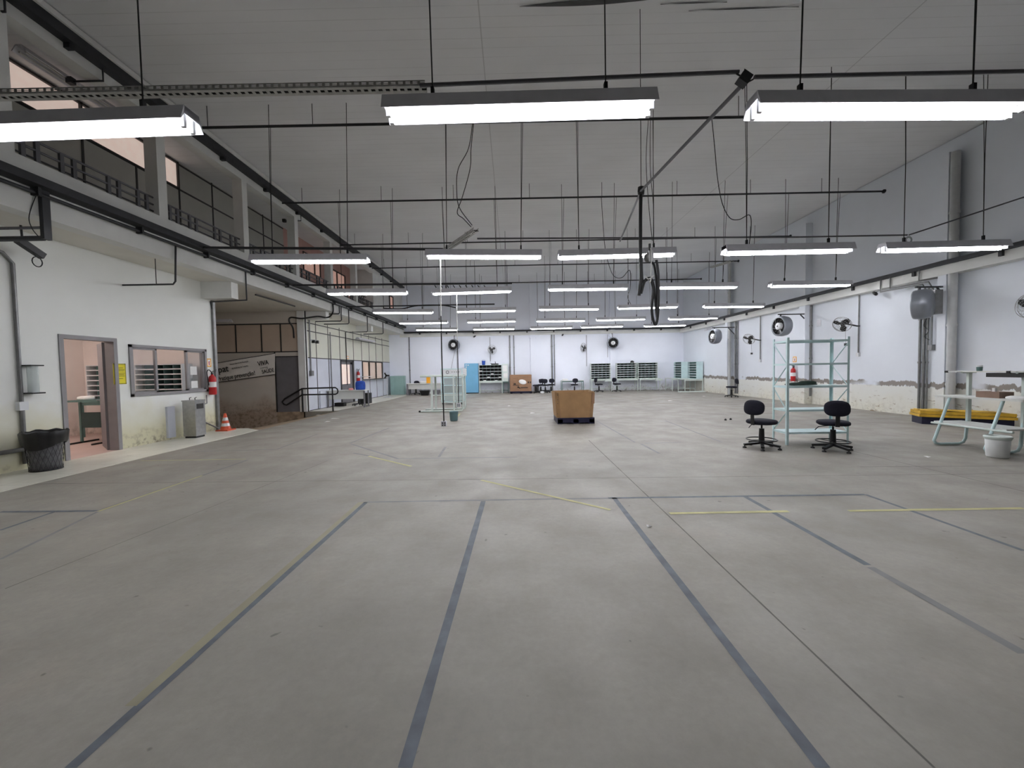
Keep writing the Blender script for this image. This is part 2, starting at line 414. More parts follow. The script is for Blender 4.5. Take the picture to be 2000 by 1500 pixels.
# ------------------------------------------------------------------ ceiling and walls
c = mb('ceiling'); c.add([(-8.4, YB, 7.08), (XR + .2, YB, 7.18), (XR + .2, YE + .2, 7.18), (-8.4, YE + .2, 7.08), (-8.4, YB, 7.3), (XR + .2, YB, 7.3), (XR + .2, YE + .2, 7.3), (-8.4, YE + .2, 7.3)],
                        [(0, 1, 2, 3), (7, 6, 5, 4), (0, 4, 5, 1), (1, 5, 6, 2), (2, 6, 7, 3), (3, 7, 4, 0)])
ceil_o = struct(c.build('ceiling'), 'high ceiling of narrow white boards')
for pa, pb_, wd in (((1015, 15), (1290, 1), .05), ((1345, 25), (1560, 18), .014), ((1290, 12), (1420, 8), .012)):
    a = at(*pa, Z=7.1); b = at(*pb_, Z=7.1); zz_ = lambda x: 7.08 + .1 * (x + 8.4) / 19.95 - .004
    n = 10; vs = []
    for i in range(n + 1):
        u_ = i / n; x = a.x * (1 - u_) + b.x * u_; y = a.y * (1 - u_) + b.y * u_; w_ = wd * math.sin(math.pi * min(1, max(0.02, u_ * .98 + .01)))
        vs += [(x, y - w_, zz_(x) - .01), (x, y + w_, zz_(x))]
    mb('strip').add(vs, [(2 * i, 2 * i + 1, 2 * i + 3, 2 * i + 2) for i in range(n)]).build('open_board_seam', ceil_o)

D0, D1, DZ = 7.0, 7.9, 2.22          # office door opening along Y
W0, W1, WZ0, WZ1 = 8.2, 10.27, 1.07, 2.18
w = mb('wall')
for y0, y1, z0, z1 in [(YB, D0, 0, ZS), (D0, D1, DZ, ZS), (D1, W0, 0, ZS), (W0, W1, 0, WZ0), (W0, W1, WZ1, ZS), (W1, YC, 0, ZS)]:
    w.box(XL - .15, XL, y0, y1, z0, z1)
struct(w.build('wall_left'), 'white plaster wall under the mezzanine with yellow damp stains')
w = mb('wall_r'); w.box(XR, XR + .2, YB, YE + .2, 0, 7.16); struct(w.build('wall_right'), 'long white wall on the right with a scraped band')
w = mb('wall_b'); w.box(XL - .15, XR + .2, YE, YE + .2, 0, 7.16); struct(w.build('wall_back'), 'white wall at the far end of the hall')
w = mb('doorleaf'); w.box(XL - .15, XR + .2, YB - .2, YB, 0, 7.16); struct(w.build('wall_front'))  # unseen wall, kept dark so less light bounces onto the near floor

# ledge beams and dark cable trays that run round the walls at four metres
b = mb('concrete'); b.box(XR - .28, XR, YB, YE, 3.72, 3.96); b.box(XM - .3, XR, YE - .12, YE, 3.75, 3.97); struct(b.build('trim_ledge'), 'pale ledge beam round the right and end walls')
b = mb('darksteel')
b.box(XR - .36, XR - .27, YB, YE - .2, 3.97, 4.07); b.box(XM, XR - .02, YE - .24, YE - .04, 4.0, 4.08)
for i in range(13):
    b.box(XR - .34, XR - .28, 1.2 + i * 1.9, 1.27 + i * 1.9, 3.85, 3.98)
for i in range(10): b.box(-6.0 + i * 1.75, -5.93 + i * 1.75, YE - .28, YE - .1, 3.9, 4.0)
tag(b.build('wall_cable_tray'), 'dark steel cable tray along the right and end walls above the ledge', 'cable tray')

# columns of the right and end walls
for i, y in enumerate((9.9, 14.9, 19.9)):
    k = mb('wall_r'); hw_ = .16 if i == 1 else .1; y = (10.08, 14.9, 20.15)[i]; k.box(XR - .26, XR, y - hw_, y + hw_, 0, 3.72); k.box(XR - .26, XR, y - hw_, y + hw_, 4.1, ZC - .35)
    ck = struct(k.build('wall_right_column'), 'white pilaster standing out of the right wall')
    if i != 1:
        d = mb('drain'); py = y - .2; r_ = .09 if i == 0 else .075
        d.tube([(XR - .2, py, 0.03), (XR - .2, py, 3.72)], r_, 12).tube([(XR - .2, py, 3.96), (XR - .2, py, ZC - .4)], r_, 12)
        for z in (0.9, 2.4, 5.2): d.tube([(XR - .2, py, z), (XR - .2, py, z + .06)], r_ * 1.15, 12)
        tag(d.build('drain_pipe'), ['grey drain pipe beside the pilaster nearest the camera on the right wall', '', 'grey drain pipe beside the farthest pilaster on the right wall'][i], 'pipe', 'drain pipes of the right wall')
for x in (1.42, 6.65):
    k = mb('wall_b'); k.box(x - .17, x + .17, YE - .14, YE, 0, 3.75); k.box(x - .17, x + .17, YE - .14, YE, 3.97, 7.1)
    k.box(x - .22, x + .22, YE - .16, YE, 3.55, 3.7); struct(k.build('wall_back_column'), 'white pilaster of the end wall')

# ------------------------------------------------------------------ mezzanine
s = mb('soffit'); s.box(-13.2, XM - .25, YB, YE, ZS, 4.12); struct(s.build('mezzanine_floor_slab'), 'pale underside of the mezzanine floor')
s = mb('concrete')
s.box(XM - .25, XM, YB, YE, 3.91, 4.71)
s.box(XL, XM - .25, 10.2, 10.45, 3.5, ZS); s.box(XL, XM - .25, 15.35, 15.6, 3.62, ZS); s.box(XL, XM - .25, 20.3, 20.55, 3.62, ZS); s.box(XL, XM - .25, 0.3, 0.55, 3.5, ZS)
s.box(XM - .25, XM, YB, YE, 6.62, 6.80)
struct(s.build('mezzanine_beam'), 'white concrete beams carrying the mezzanine')
cy = [0.7, 3.1, 5.55, 8.02, 10.5, 12.98, 15.45, 17.9]
for y in cy: struct(mb('concrete').box(XM - .25, XM, y - .1, y + .1, 4.71, 6.62).build('mezzanine_column'), 'white post of the mezzanine front')
d = mb('darksteel'); d.box(XM - .02, XM + .16, YB, YE - .3, 6.80, 6.97); d.m('concrete').box(XM + .16, XM + .2, YB, YE - .3, 6.97, 7.06)
for i in range(14): d.m('darksteel').box(XM - .02, XM + .1, 1.4 + i * 1.65, 1.47 + i * 1.65, 6.72, 6.8)
tag(d.build('ceiling_edge_channel'), 'dark steel channel along the ceiling edge above the mezzanine', 'channel')
d = mb('darksteel'); d.box(XM, XM + .22, YB, YE - .4, 4.30, 4.33); d.box(XM + .2, XM + .22, YB, YE - .4, 4.33, 4.42); d.box(XM, XM + .02, YB, YE - .4, 4.33, 4.42)
ct = thing('mezzanine_cable_tray', 'dark steel cable tray running along the mezzanine beam', 'cable tray', (0, 0, 0))
d.build('channel', ct)
k = mb('black')
for dx, dz in ((.05, 4.345), (.1, 4.36), (.14, 4.35), (.17, 4.37)): k.tube([(XM + dx, YB, dz), (XM + dx, YE - .4, dz)], .018, 6)
k.build('cable_bundle', ct)
k = mb('darksteel'); k.tube([(XM + .06, YB, 4.22), (XM + .06, YE - .5, 4.22)], .03, 8); k.build('pipe', ct)
for i in range(15):
    mb('darksteel').box(XM, XM + .12, 1.0 + i * 1.6, 1.04 + i * 1.6, 4.18, 4.30).build('bracket', ct)

# mezzanine room: back wall of panels, ceiling
XB = -8.2
z0 = 4.12
mods = [y for y in (-1.2, -0.1, 1.0, 2.1, 3.2, 4.3, 5.4, 6.55, 7.67, 8.75, 9.86, 10.95, 12.05, 13.15, 14.3)]
k = mb('panel_d'); k.box(XB - .1, XB, YB, 14.3, z0, 6.13); k.box(XB - .1, XB, 9.86, 14.3, 6.13, 6.9); k.box(XB - .1, XB, YB, 6.5, 6.13, 6.9)
k.m('rosewall').box(XB - .1, XB, 14.3, 15.6, z0, 6.9).box(XB - .1, XB, 15.6, 17.0, z0, 5.6).box(XB - .1, XB, 15.6, 17.0, 6.35, 6.9).box(XB - .1, XB, 17.0, 18.1, z0, 6.9).box(XB - .1, XB, 18.1, 19.5, z0, 5.3).box(XB - .1, XB, 18.1, 19.5, 6.3, 6.9).box(XB - .1, XB, 19.5, 20.4, z0, 6.9)
k.m('strip')
for y in mods[:-1]: k.box(XB, XB + .012, y - .02, y + .02, z0, 6.13 if 6.6 < y < 9.8 else 6.9)
for z in (5.0, 6.13, 6.75): k.box(XB, XB + .012, YB if z < 6.7 else 9.86, 14.3, z - .02, z + .02)
struct(k.build('wall_mezzanine'), 'grey partition panels with dark joints on the mezzanine')
k = mb('ceiling').box(XB - .1, XM - .25, YB, 20.4, 6.80, 6.88); struct(k.build('ceiling_mezzanine'), 'white boarded ceiling of the mezzanine')
k = mb('concrete').box(XM - .25, XM - .1, 20.4, YE, 4.71, 6.62); k.box(XB, XM - .1, 20.3, 20.4, 4.12, 6.8); struct(k.build('wall_mezzanine_end'), 'plain wall closing the far bays of the mezzanine')
wn = [1]


def window(mk, y0, y1, z0, z1, xs, fr=.03, mull=(), lab=''):
    f = mb('strip'); X = xs
    f.box(X - .04, X + .03, y0, y1, z0, z0 + fr); f.box(X - .04, X + .03, y0, y1, z1 - fr, z1); f.box(X - .04, X + .03, y0, y0 + fr, z0, z1); f.box(X - .04, X + .03, y1 - fr, y1, z0, z1)
    for y in mull: f.box(X - .04, X + .03, y - fr / 2, y + fr / 2, z0, z1)
    wn[0] += 1
    o = struct(f.build('window_%d' % (wn[0] + 1)), lab)
    mb(mk).box(X - .03, X - .015, y0 + fr / 2, y1 - fr / 2, z0 + fr / 2, z1 - fr / 2).build('lit_pane', o); return o


window('warmpane', 6.5, 9.86, 6.13, 6.78, XB, .035, (7.67,), 'long lit window strip high on the mezzanine partition')
window('redpane', 15.6, 17.0, 5.6, 6.35, XB, .04, (16.5,), 'rosy lit window on the mezzanine with one mullion')
window('redpane', 18.1, 19.5, 5.3, 6.3, XB, .05, (18.6,), 'rosy lit window farther along the mezzanine')
f = window('redpane', 22.9, 23.6, 5.2, 6.0, XM - .07, .06, (), 'small rosy window in the plain mezzanine end wall')
# reddish lattice screen and dark sign on the mezzanine
k = mb('strip')
for i in range(6): k.bar((XM - .3, 18.25 + i * .25, 4.75), (XM - .3, 18.25 + i * .25, 5.3), .03, .03)
for z in (4.8, 4.95, 5.1, 5.28): k.bar((XM - .3, 18.15, z), (XM - .3, 19.8, z), .03, .03)
tag(k.build('lattice_screen'), 'dark lattice screen standing in the farthest open mezzanine bay', 'screen')
# railings, one per bay
for bi in range(len(cy)):
    ya = cy[bi] + .1; yb = (cy[bi + 1] - .1) if bi + 1 < len(cy) else 20.3
    lab = ['closest to the camera', 'in the second bay from the camera', 'in the third bay, behind the leftmost lit lamp', 'in the fourth bay from the camera', 'in the fifth bay, behind the second-row left lamp', 'in the sixth bay', 'in the seventh bay, above the third-row left lamp', 'in the last open bay'][bi]
    rl = thing('mezzanine_railing', 'grey steel railing of the mezzanine ' + lab, 'railing', (XM - .12, ya, 4.71), 0, 'mezzanine railings')
    L = yb - ya
    for z in (.36, .22): mb('pipe').tube([(0, 0, z), (0, L, z)], .02, 8).build('rail', rl)
    for fr_ in (0.12, .34, .66, .9):
        for dd in (-.09, .09):
            yy = L * fr_ + dd
            mb('pipe').box(-.02, .02, yy - .028, yy + .028, -.0, .37).build('post', rl)
    mb('darksteel').tube([(0, 0, .09), (0, L, .09)], .014, 6).build('rail', rl)

# unlit fixtures
def dead_fixture(p0, p1, lab, ntube=2):
    p0 = Vector(p0); p1 = Vector(p1); c = (p0 + p1) / 2; d = p1 - p0; L = d.length
    t = thing('ceiling_light', lab, 'lamp', c, math.atan2(d.y, d.x))
    mb('lampbody').add([(x, y, z) for x in (-L / 2, L / 2) for (y, z) in ((-.12, -.06), (-.05, .04), (.05, .04), (.12, -.06), (.1, -.06), (.04, .02), (-.04, .02), (-.1, -.06))],
                       [(i, (i + 1) % 8, 8 + (i + 1) % 8, 8 + i) for i in range(8)] + [tuple(range(8))[::-1], tuple(range(8, 16))]).build('housing', t)
    for k in range(ntube): mb('deadtube').tube([(-L / 2 + .05, -.05 + .1 * k, -.04), (L / 2 - .05, -.05 + .1 * k, -.04)], .015, 8).build('tube', t)
    return t


dead_fixture((-7.65, 6.3, 6.70), (-7.65, 8.6, 6.70), 'unlit twin-tube fixture under the mezzanine ceiling at upper left')
a = at(700, 660, X=-7.6); b = at(736, 664, X=-7.6)
dead_fixture((-7.6, 19.3, 3.2), (-7.6, 21.6, 3.2), 'unlit fixture hanging over the cream partition near the lit door')
k = mb('strip').tube([(-7.6, 11.7, 3.87), (-7.6, 13.8, 3.87)], .025, 8); tag(k.build('soffit_conduit'), 'short dark conduit fixed under the mezzanine floor over the ramp', 'conduit')

# ------------------------------------------------------------------ ramp opening
k = mb('ramp_wall'); k.box(-13.2, -9.25, YR, YR + .12, -1.3, 2.36); k.box(-13.2, XL - .1, YR, YR + .12, 3.45, ZS); k.box(-9.25, XL - .1, YR, YR + .12, 2.18, 2.36)
k.m('panel_br').box(-13.2, XL - .1, YR + .02, YR + .1, 2.36, 3.45)
k.m('strip')
for x in (-12.0, -10.75, -9.75, -9.0): k.box(x - .02, x + .02, YR, YR + .03, 2.36, 3.45)
k.box(-13.2, XL - .1, YR - .01, YR + .02, 2.34, 2.38); k.box(-13.2, XL - .1, YR - .01, YR + .02, 3.43, 3.47); k.box(-9.27, -9.23, YR - .01, YR + .02, 0, 2.36); k.box(-9.25, XL - .1, YR - .01, YR + .02, 2.16, 2.19)
k.m('concrete_d').box(-9.25, XL - .1, YR, YR + .12, -.9, 0)
struct(k.build('wall_ramp'), 'grimy side wall of the ramp opening with brown panels above')
struct(mb('ramp_wall').box(-13.3, -13.15, YC - .3, YR + .1, -1.3, ZS).build('wall_ramp_end'))
struct(mb('ramp_wall').box(-13.2, XL - .15, YC - .12, YC, -1.3, ZS).build('wall_ramp_near'))
d2 = struct(mb('doorleaf').box(-9.23, XL - .1, YR + .02, YR + .07, 0.0, 2.16).build('door_3'), 'flat dark grey door panel beside the banner wall')
k = mb('concrete').box(XL - .25, XL + .02, YR - .08, YR + .12, 0, ZS); k.m('strip').box(XL + .02, XL + .05, YR - .02, YR + .03, 0, ZS)
struct(k.build('wall_ramp_column'), 'white post at the corner of the ramp opening')
dead_fixture((-12.4, 14.4, 3.5), (-10.3, 14.4, 3.5), 'unlit fixture high in the ramp opening above the banner', 2)

# banner
bt = thing('banner', 'grey vinyl banner with black lettering hung on the ramp wall', 'banner', (0, 0, 0))
q = [at(395, 714, Y=YR - .06), at(537, 690, Y=YR - .06), at(538, 731, Y=YR - .06), at(395, 751, Y=YR - .06)]
vs = []
for i in range(13):
    u_ = i / 12
    for j in range(5):
        v_ = j / 4; p = (q[0] * (1 - u_) + q[1] * u_) * (1 - v_) + (q[3] * (1 - u_) + q[2] * u_) * v_
        p.y += .025 * math.sin(u_ * 9 + v_ * 2); vs.append(p)
mb('banner').add(vs, [(i * 5 + j, i * 5 + j + 1, (i + 1) * 5 + j + 1, (i + 1) * 5 + j) for i in range(12) for j in range(4)], True).build('vinyl', bt)
for j_ in (0, 4):
  k = mb('strip')
  for i_ in range(12): k.bar(vs[i_ * 5 + j_] + Vector((0, -.004, 0)), vs[(i_ + 1) * 5 + j_] + Vector((0, -.004, 0)), .008, .022)
  k.build('hem', bt)
tl = math.atan2((q[1] - q[0]).z, (q[1] - q[0]).x)
def banner_text(s, px, size, align='LEFT', sx=1.0, bold=0.0):
    p = at(*px, Y=YR - .12)
    text(s, size, 'ink', bt, Matrix.Translation(p) @ Matrix.Rotation(-tl, 4, 'Y') @ Matrix.Rotation(math.pi / 2, 4, 'X'), align, 'lettering', .001, bold, sx)
banner_text('Sipat', (447, 725), .36, 'RIGHT', .9, .003)
banner_text('Semana Interna de Prevenção', (449, 713), .085, 'LEFT', .72)
banner_text('de Acidentes do Trabalho', (453, 721), .085, 'LEFT', .72)
banner_text('Pratique prevenção!', (499, 732), .235, 'RIGHT', .78, .003)
banner_text('VIVA', (504, 715), .25, 'LEFT', .8, .003)
banner_text('COM MAIS', (508, 721), .08, 'LEFT', .8)
banner_text('SAÚDE', (512, 730), .21, 'LEFT', .74, .003)

# handrail
hr = thing('handrail', 'black tubular handrail with rounded ends beside the ramp', 'handrail', (0, 0, 0))
yy = YR - .1
P = lambda x, y: at(x, y, Y=yy)
a0 = P(590, 759); a1 = P(655, 757); a2 = P(660, 764); a3 = P(655, 770); a4 = P(590, 771)
mb('black').tube(smooth_path([a0, P(620, 758), a1], 3) + [P(659, 760), a2, P(659, 768)] + [a3, a4], .028, 8).build('level_rail', hr)
mb('black').tube([a0, P(556, 779), P(551, 785), P(555, 790), P(560, 791), a4], .028, 8).build('sloping_rail', hr)
for x in (590, 649):
    p = P(x, 758); mb('black').tube([(p.x, p.y, 0), (p.x, p.y, p.z)], .028, 8).build('post', hr)

# traffic cone
cn = thing('traffic_cone', 'orange and white striped traffic cone at the corner of the ramp', 'cone', (-7.72, 10.42, .006))
mb('orange').box(-.16, .16, -.16, .16, 0, .03).build('base', cn)
c_ = mb('orange').lathe([(.125, .03), (.103, .12)]); c_.m('white').lathe([(.1035, .12), (.083, .2)]); c_.m('orange').lathe([(.083, .2), (.068, .27)]); c_.m('white').lathe([(.068, .27), (.05, .35)]); c_.m('orange').lathe([(.05, .35), (.025, .46), (0, .46)])
c_.build('body', cn)

# ------------------------------------------------------------------ office behind the left wall
ox0 = -11.3; oz = 2.95
k = mb('office'); k.box(ox0 - .1, ox0, 4.6, 10.45, 0, oz); k.box(ox0, XL - .15, 10.3, 10.4, 0, oz); k.box(ox0, XL - .15, 4.5, 4.6, 0, oz)
struct(k.build('wall_office'), 'pink walls of the office seen through the door and window')
struct(mb('white').box(ox0, XL - .15, 4.6, 10.3, oz, oz + .08).build('ceiling_office'))
struct(mb('floorred').box(ox0, XL, 4.6, 10.3, -.1, .004).build('floor_office'), 'reddish office floor')
t = thing('ceiling_light', 'lit fixture on the ceiling of the office behind the door', 'lamp', (-9.7, 7.5, oz - .05))
mb('white').box(-.1, .1, -1.2, 1.2, 0, .04).build('housing', t)
for x in (-.05, .05): mb('warmtube').tube([(x, -1.15, -.025), (x, 1.15, -.025)], .016, 6).build('tube', t)

dr = struct(mb('frame').box(XL - .17, XL + .02, D0 - .06, D0 + .012, 0, DZ + .06).box(XL - .17, XL + .02, D1 - .012, D1 + .06, 0, DZ + .06).box(XL - .17, XL + .02, D0 + .012, D1 - .012, DZ - .012, DZ + .06).build('door_1'), 'grey framed office doorway with its door standing open')
lf = mb('doorleaf').box(-.87, 0, -.04, 0, .01, DZ - .02).build('door_leaf', dr, (XL - .18, D1 + .0, 0)); lf.rotation_euler = (0, 0, -math.radians(39))
k = mb('steel').tube([(-.8, -.04, 1.0), (-.8, -.09, 1.0), (-.7, -.09, 1.0)], .01, 6); k.build('handle', lf)

wi = struct(mb('frame').box(XL - .12, XL + .03, W0, W1, WZ0, WZ0 + .06).box(XL - .12, XL + .03, W0, W1, WZ1 - .06, WZ1).box(XL - .12, XL + .03, W0, W0 + .06, WZ0, WZ1).box(XL - .12, XL + .03, W1 - .06, W1, WZ0, WZ1).build('window_1'), 'grey framed sliding office window')
for y0, y1 in ((W0 + .06, W0 + .66), (W1 - .62, W1 - .06)):
    s_ = mb('frame').box(XL - .05, XL, y0, y0 + .045, WZ0 + .06, WZ1 - .06).box(XL - .05, XL, y1 - .05, y1, WZ0 + .06, WZ1 - .06).box(XL - .05, XL, y0, y1, WZ0 + .06, WZ0 + .1).box(XL - .05, XL, y0, y1, WZ1 - .1, WZ1 - .06).build('sash', wi)
    mb('glass').box(XL - .03, XL - .024, y0 + .04, y1 - .04, WZ0 + .09, WZ1 - .09).build('pane', s_)
for (y, z, h_) in ((9.88, 1.62, .21), (9.89, 1.27, .18)):
    tag(mb('paper').box(XL - .022, XL - .018, y - .1, y + .1, z - h_ / 2, z + h_ / 2).build('paper_notice'), 'white paper notice taped to the office window, ' + ('upper one' if z > 1.5 else 'lower one'), 'notice', 'notices on the office window')


def pigeonhole(name, lab, loc, rz, ncol=5, nrow=7, w=1.25, h=1.0, d=.34, body='mint', back='tealdark', group='pigeonhole sorting cases'):
    t = thing(name, lab, 'sorting case', loc, rz, group)
    k = mb(body); k.box(-w / 2, -w / 2 + .02, -d / 2, d / 2, 0, h); k.box(w / 2 - .02, w / 2, -d / 2, d / 2, 0, h)
    k.box(-w / 2 + .02, w / 2 - .02, -d / 2, d / 2, 0, .02); k.box(-w / 2 + .02, w / 2 - .02, -d / 2, d / 2, h - .02, h); k.build('carcass', t)
    for i in range(1, nrow): mb('white').box(-w / 2 + .02, w / 2 - .02, -d / 2, d / 2 - .01, h * i / nrow - .013, h * i / nrow + .013).build('shelf', t)
    for i in range(1, ncol): mb('teal').box(-w / 2 + w * i / ncol - .004, -w / 2 + w * i / ncol + .004, -d / 2 + .03, d / 2 - .01, .02, h - .02).build('divider', t)
    mb(back).box(-w / 2 + .02, w / 2 - .02, d / 2 - .01, d / 2, .02, h - .02).build('back_panel', t)
    return t


def frame_table(lab, loc, rz, w=1.3, d=.6, h=.78, top='mint', leg='mint', group='steel framed tables', name='work_table', low=True, lip=True):
    t = thing(name, lab, 'table', loc, rz, group)
    mb(top).box(-w / 2, w / 2, -d / 2, d / 2, h - .03, h).build('table_top', t)
    for x in (-w / 2 + .03, w / 2 - .03):
        for y in (-d / 2 + .03, d / 2 - .03): mb(leg).box(x - .018, x + .018, y - .018, y + .018, 0, h - .03).build('leg', t)
    if low: mb(leg).box(-w / 2 + .03, w / 2 - .03, d / 2 - .045, d / 2 - .015, .14, .18).build('stretcher', t)
    if lip: mb(leg).box(-w / 2 + .04, w / 2 - .04, -d / 2 + .02, -d / 2 + .04, h - .1, h - .03).build('apron', t)
    return t


tb = frame_table('dark teal table under the office sorting case beyond the doorway', (-10.15, 9.95, 0), 0, 1.2, .6, .9, 'teal', 'teal', 'office tables')
dup(tb, (-8.93, 9.95, 0), 0, 'dark teal table under the office sorting case beyond the window')
pg = pigeonhole('sorting_case', 'pigeonhole sorting case seen through the office doorway', (-10.15, 10.0, .9), 0, 5, 7, 1.2, .9, .34, 'white', 'tealdark', 'sorting cases in the office')
dup(pg, (-8.93, 10.0, .9), 0, 'pigeonhole sorting case seen through the office window')
# trestle inside the doorway
tr = thing('drafting_stand', 'teal office stand with a slanted shelf just inside the doorway', 'stand', (-9.55, 8.85, 0))
for x in (-.3, .3): mb('teal').box(x - .02, x + .02, -.02, .02, .0, .95).build('leg', tr)
mb('teal').box(-.34, .34, -.22, .22, .95, .99).build('tray', tr); mb('tealdark').box(-.3, .3, -.01, .01, .35, .7).build('back_plate', tr)
for x in (-.3, .3): mb('blackp').box(x - .02, x + .02, -.35, .35, 0.004, .04).build('foot', tr)
k = mb('paper'); k.pad((-9.65, 8.8, 1.03), .32, .22, .07, None, 2.4, 16); tag(k.build('paper_bundle'), 'crumpled white bundle on the teal stand inside the office', 'bundle')

# ------------------------------------------------------------------ things on the left wall
def on_left(x, y, dx=0.0): return at(x, y, X=XL + dx)


# yellow notice
a = on_left(220, 710); b = on_left(247, 750)
nt_ = thing('safety_notice', 'yellow notice with black and yellow striped border between door and window', 'notice', (XL, (a.y + b.y) / 2, (a.z + b.z) / 2))
hw = (b.y - a.y) / 2; hh = (a.z - b.z) / 2
mb('yellow').box(0.0, .004, -hw, hw, -hh, hh).build('sheet', nt_)
k = mb('ink'); n = 14
for i in range(n):
    y = -hw + 2 * hw * (i + .2) / n
    for s_ in (-1, 1): k.add([(.0045, y, s_ * hh), (.0045, y + hw / n, s_ * hh), (.0045, y + hw / n + .012, s_ * (hh - .02)), (.0045, y + .012, s_ * (hh - .02))], [(0, 1, 2, 3)])
for i in range(20):
    z = -hh + 2 * hh * (i + .2) / 20
    for s_ in (-1, 1): k.add([(.0045, s_ * hw, z), (.0045, s_ * hw, z + hh / 20), (.0045, s_ * (hw - .02), z + hh / 20 + .012), (.0045, s_ * (hw - .02), z + .012)], [(0, 1, 2, 3)])
k.build('striped_border', nt_)
k = mb('ink')
for i, (z, L) in enumerate([(.12, .14), (.085, .2), (.06, .18), (.01, .2), (-.02, .17), (-.05, .19), (-.1, .12)]): k.box(.004, .005, -L / 2, L / 2, z, z + .008)
k.build('printed_lines', nt_)


def extinguisher(lab, loc, rz, sc=1.0):
    t = thing('fire_extinguisher', lab, 'fire extinguisher', loc, rz, 'fire extinguishers'); t.scale = (sc, sc, sc)
    mb('red').lathe([(0, 0), (.075, 0), (.085, .02), (.085, .42), (.07, .48), (.03, .52), (.025, .54)], seg=20).build('cylinder', t)
    mb('paper').lathe([(.0862, .2), (.0862, .34)], seg=20).build('label', t)
    k = mb('blackp').lathe([(.03, .54), (.03, .57), (.0, .57)], seg=10); k.bar((-.02, 0, .58), (.1, 0, .62), .02, .012); k.bar((-.02, 0, .6), (.11, 0, .66), .02, .012); k.build('valve', t)
    mb('black').tube(smooth_path([(0, 0, .56), (-.08, -.02, .66), (-.14, -.03, .6), (-.13, -.03, .45), (-.1, -.02, .25)], 5), .011, 6).build('hose', t)
    return t


e1 = extinguisher('red fire extinguisher hung at the end of the left wall beside the ramp', (XL + .1, 10.33, .98), 1.2)


def wall_sign(lab, c, n, w=.15, h=.22, name='extinguisher_sign'):
    """n: 'x+' sign facing +X, 'x-' facing -X, 'y-' facing -Y"""
    t = thing(name, lab, 'sign', c, {'x+': math.pi / 2, 'x-': -math.pi / 2, 'y-': 0}[n])
    mb('amber').box(-w / 2, w / 2, -.004, 0, -h / 2, h / 2).build('plate', t)
    mb('paper').box(-w / 2 + .03, w / 2 - .03, -.006, -.004, -h / 2 + .03, h / 2 - .03).build('panel', t)
    k = mb('red').box(-.018, .012, -.008, -.006, -h / 2 + .045, h / 2 - .08); k.box(-.006, .03, -.008, -.006, h / 2 - .08, h / 2 - .07); k.build('symbol', t)
    return t


wall_sign('small yellow fire extinguisher sign above the extinguisher on the left wall', (XL + .006, 10.36, 1.83), 'x+')

# cup dispenser
a = on_left(64, 715, .12)
cd_ = thing('cup_dispenser', 'clear cup dispenser tube on a bracket on the left wall', 'dispenser', (XL, a.y, at(64, 768, X=XL + .1).z))
L_ = a.z - at(64, 768, X=XL + .1).z
mb('blackp').box(0, .2, -.09, .09, -.01, .012).build('bracket', cd_); mb('blackp').box(0, .2, -.09, .09, L_, L_ + .02).build('bracket', cd_)
mb('pearl').lathe([(.065, .012), (.065, L_)], (.11, 0, 0), seg=16).build('tube', cd_); mb('white').lathe([(.05, .012), (.045, L_ * .35), (0, L_ * .35)], (.11, 0, 0), seg=12).build('cups', cd_)

# conduit with switch box
y_c = 6.35
cv = thing('wall_conduit', 'grey conduit with a switch box running down the left wall', 'conduit', (XL, y_c, 0))
mb('galv').tube([(.03, -1.8, 3.56), (.03, -.35, 3.56), (.03, -.12, 3.5), (.03, 0, 3.36), (.03, 0, .68 + .2)], .026, 8).build('pipe', cv)
mb('galv').tube([(.03, 0, .98), (.03, 0, .1)], .03, 8).build('pipe', cv)
mb('white').box(0, .07, -.06, .06, .98, 1.12).build('switch_box', cv)
k = mb('galv').tube([(XL + .04, 1.0, .34), (XL + .04, 6.6, .34)], .035, 8); tag(k.build('skirting_pipe'), 'low horizontal pipe along the left wall behind the bin', 'pipe')

# CCTV camera with coil of cable, hung on a dark drop from the tray
p = at(60, 485, X=-7.75)
cc = thing('security_camera', 'dark box-shaped security camera hanging at upper left', 'camera', p)
R_ = Matrix.Rotation(-.5, 3, 'X'); mb('blackp').obox((0, 0, 0), (.09, .36, .1), Matrix.Rotation(math.radians(-28), 3, 'X')).build('housing', cc)
mb('blackp').tube([(0, -.1, .06), (0, -.12, .5)], .015, 6).build('arm', cc)
mb('black').tube([(Vector((.02, .06, -.2)) + Vector((0, .07 * math.cos(i / 14 * 6.283), .08 * math.sin(i / 14 * 6.283)))) for i in range(14)], .008, 5, True).build('cable_coil', cc)
mb('black').tube([(.02, .05, -.12), (.02, -.02, -.02)], .005, 5).build('cable', cc)
hz = thing('camera_bracket_conduit', 'dark conduits dropping from the mezzanine tray to the security camera', 'conduit', (0, 0, 0))
q1 = at(80, 375, X=-7.0); q2 = at(85, 468, X=-7.0)
mb('darksteel').box(q1.x + .01, q1.x + .07, q1.y - .05, q1.y + .05, q2.z, q1.z + .1).build('drop', hz)
mb('darksteel').tube([(q2.x, q2.y, q2.z + .02), (XL, q2.y, q2.z + .02)], .04, 8).build('arm', hz)
mb('pipe').tube([(q2.x, q2.y - .02, q2.z + .17), (XL, q2.y - .02, q2.z + .17)], .022, 8).build('arm', hz)
k = mb('black'); k.tube(smooth_path([q1 + Vector((.03, -.06, 0)), at(57, 420, X=-7.0), at(62, 445, X=-7.0), at(75, 462, X=-7)], 6), .006, 5); k.build('loose_cable', hz)

# conduit loops under the mezzanine
def conduit(lab, pts, r_=.018, mk='darksteel', name='conduit_drop', balls=()):
    t = tag(mb(mk).tube(pts, r_, 7).build(name), lab, 'conduit', 'conduit drops under the mezzanine')
    return t


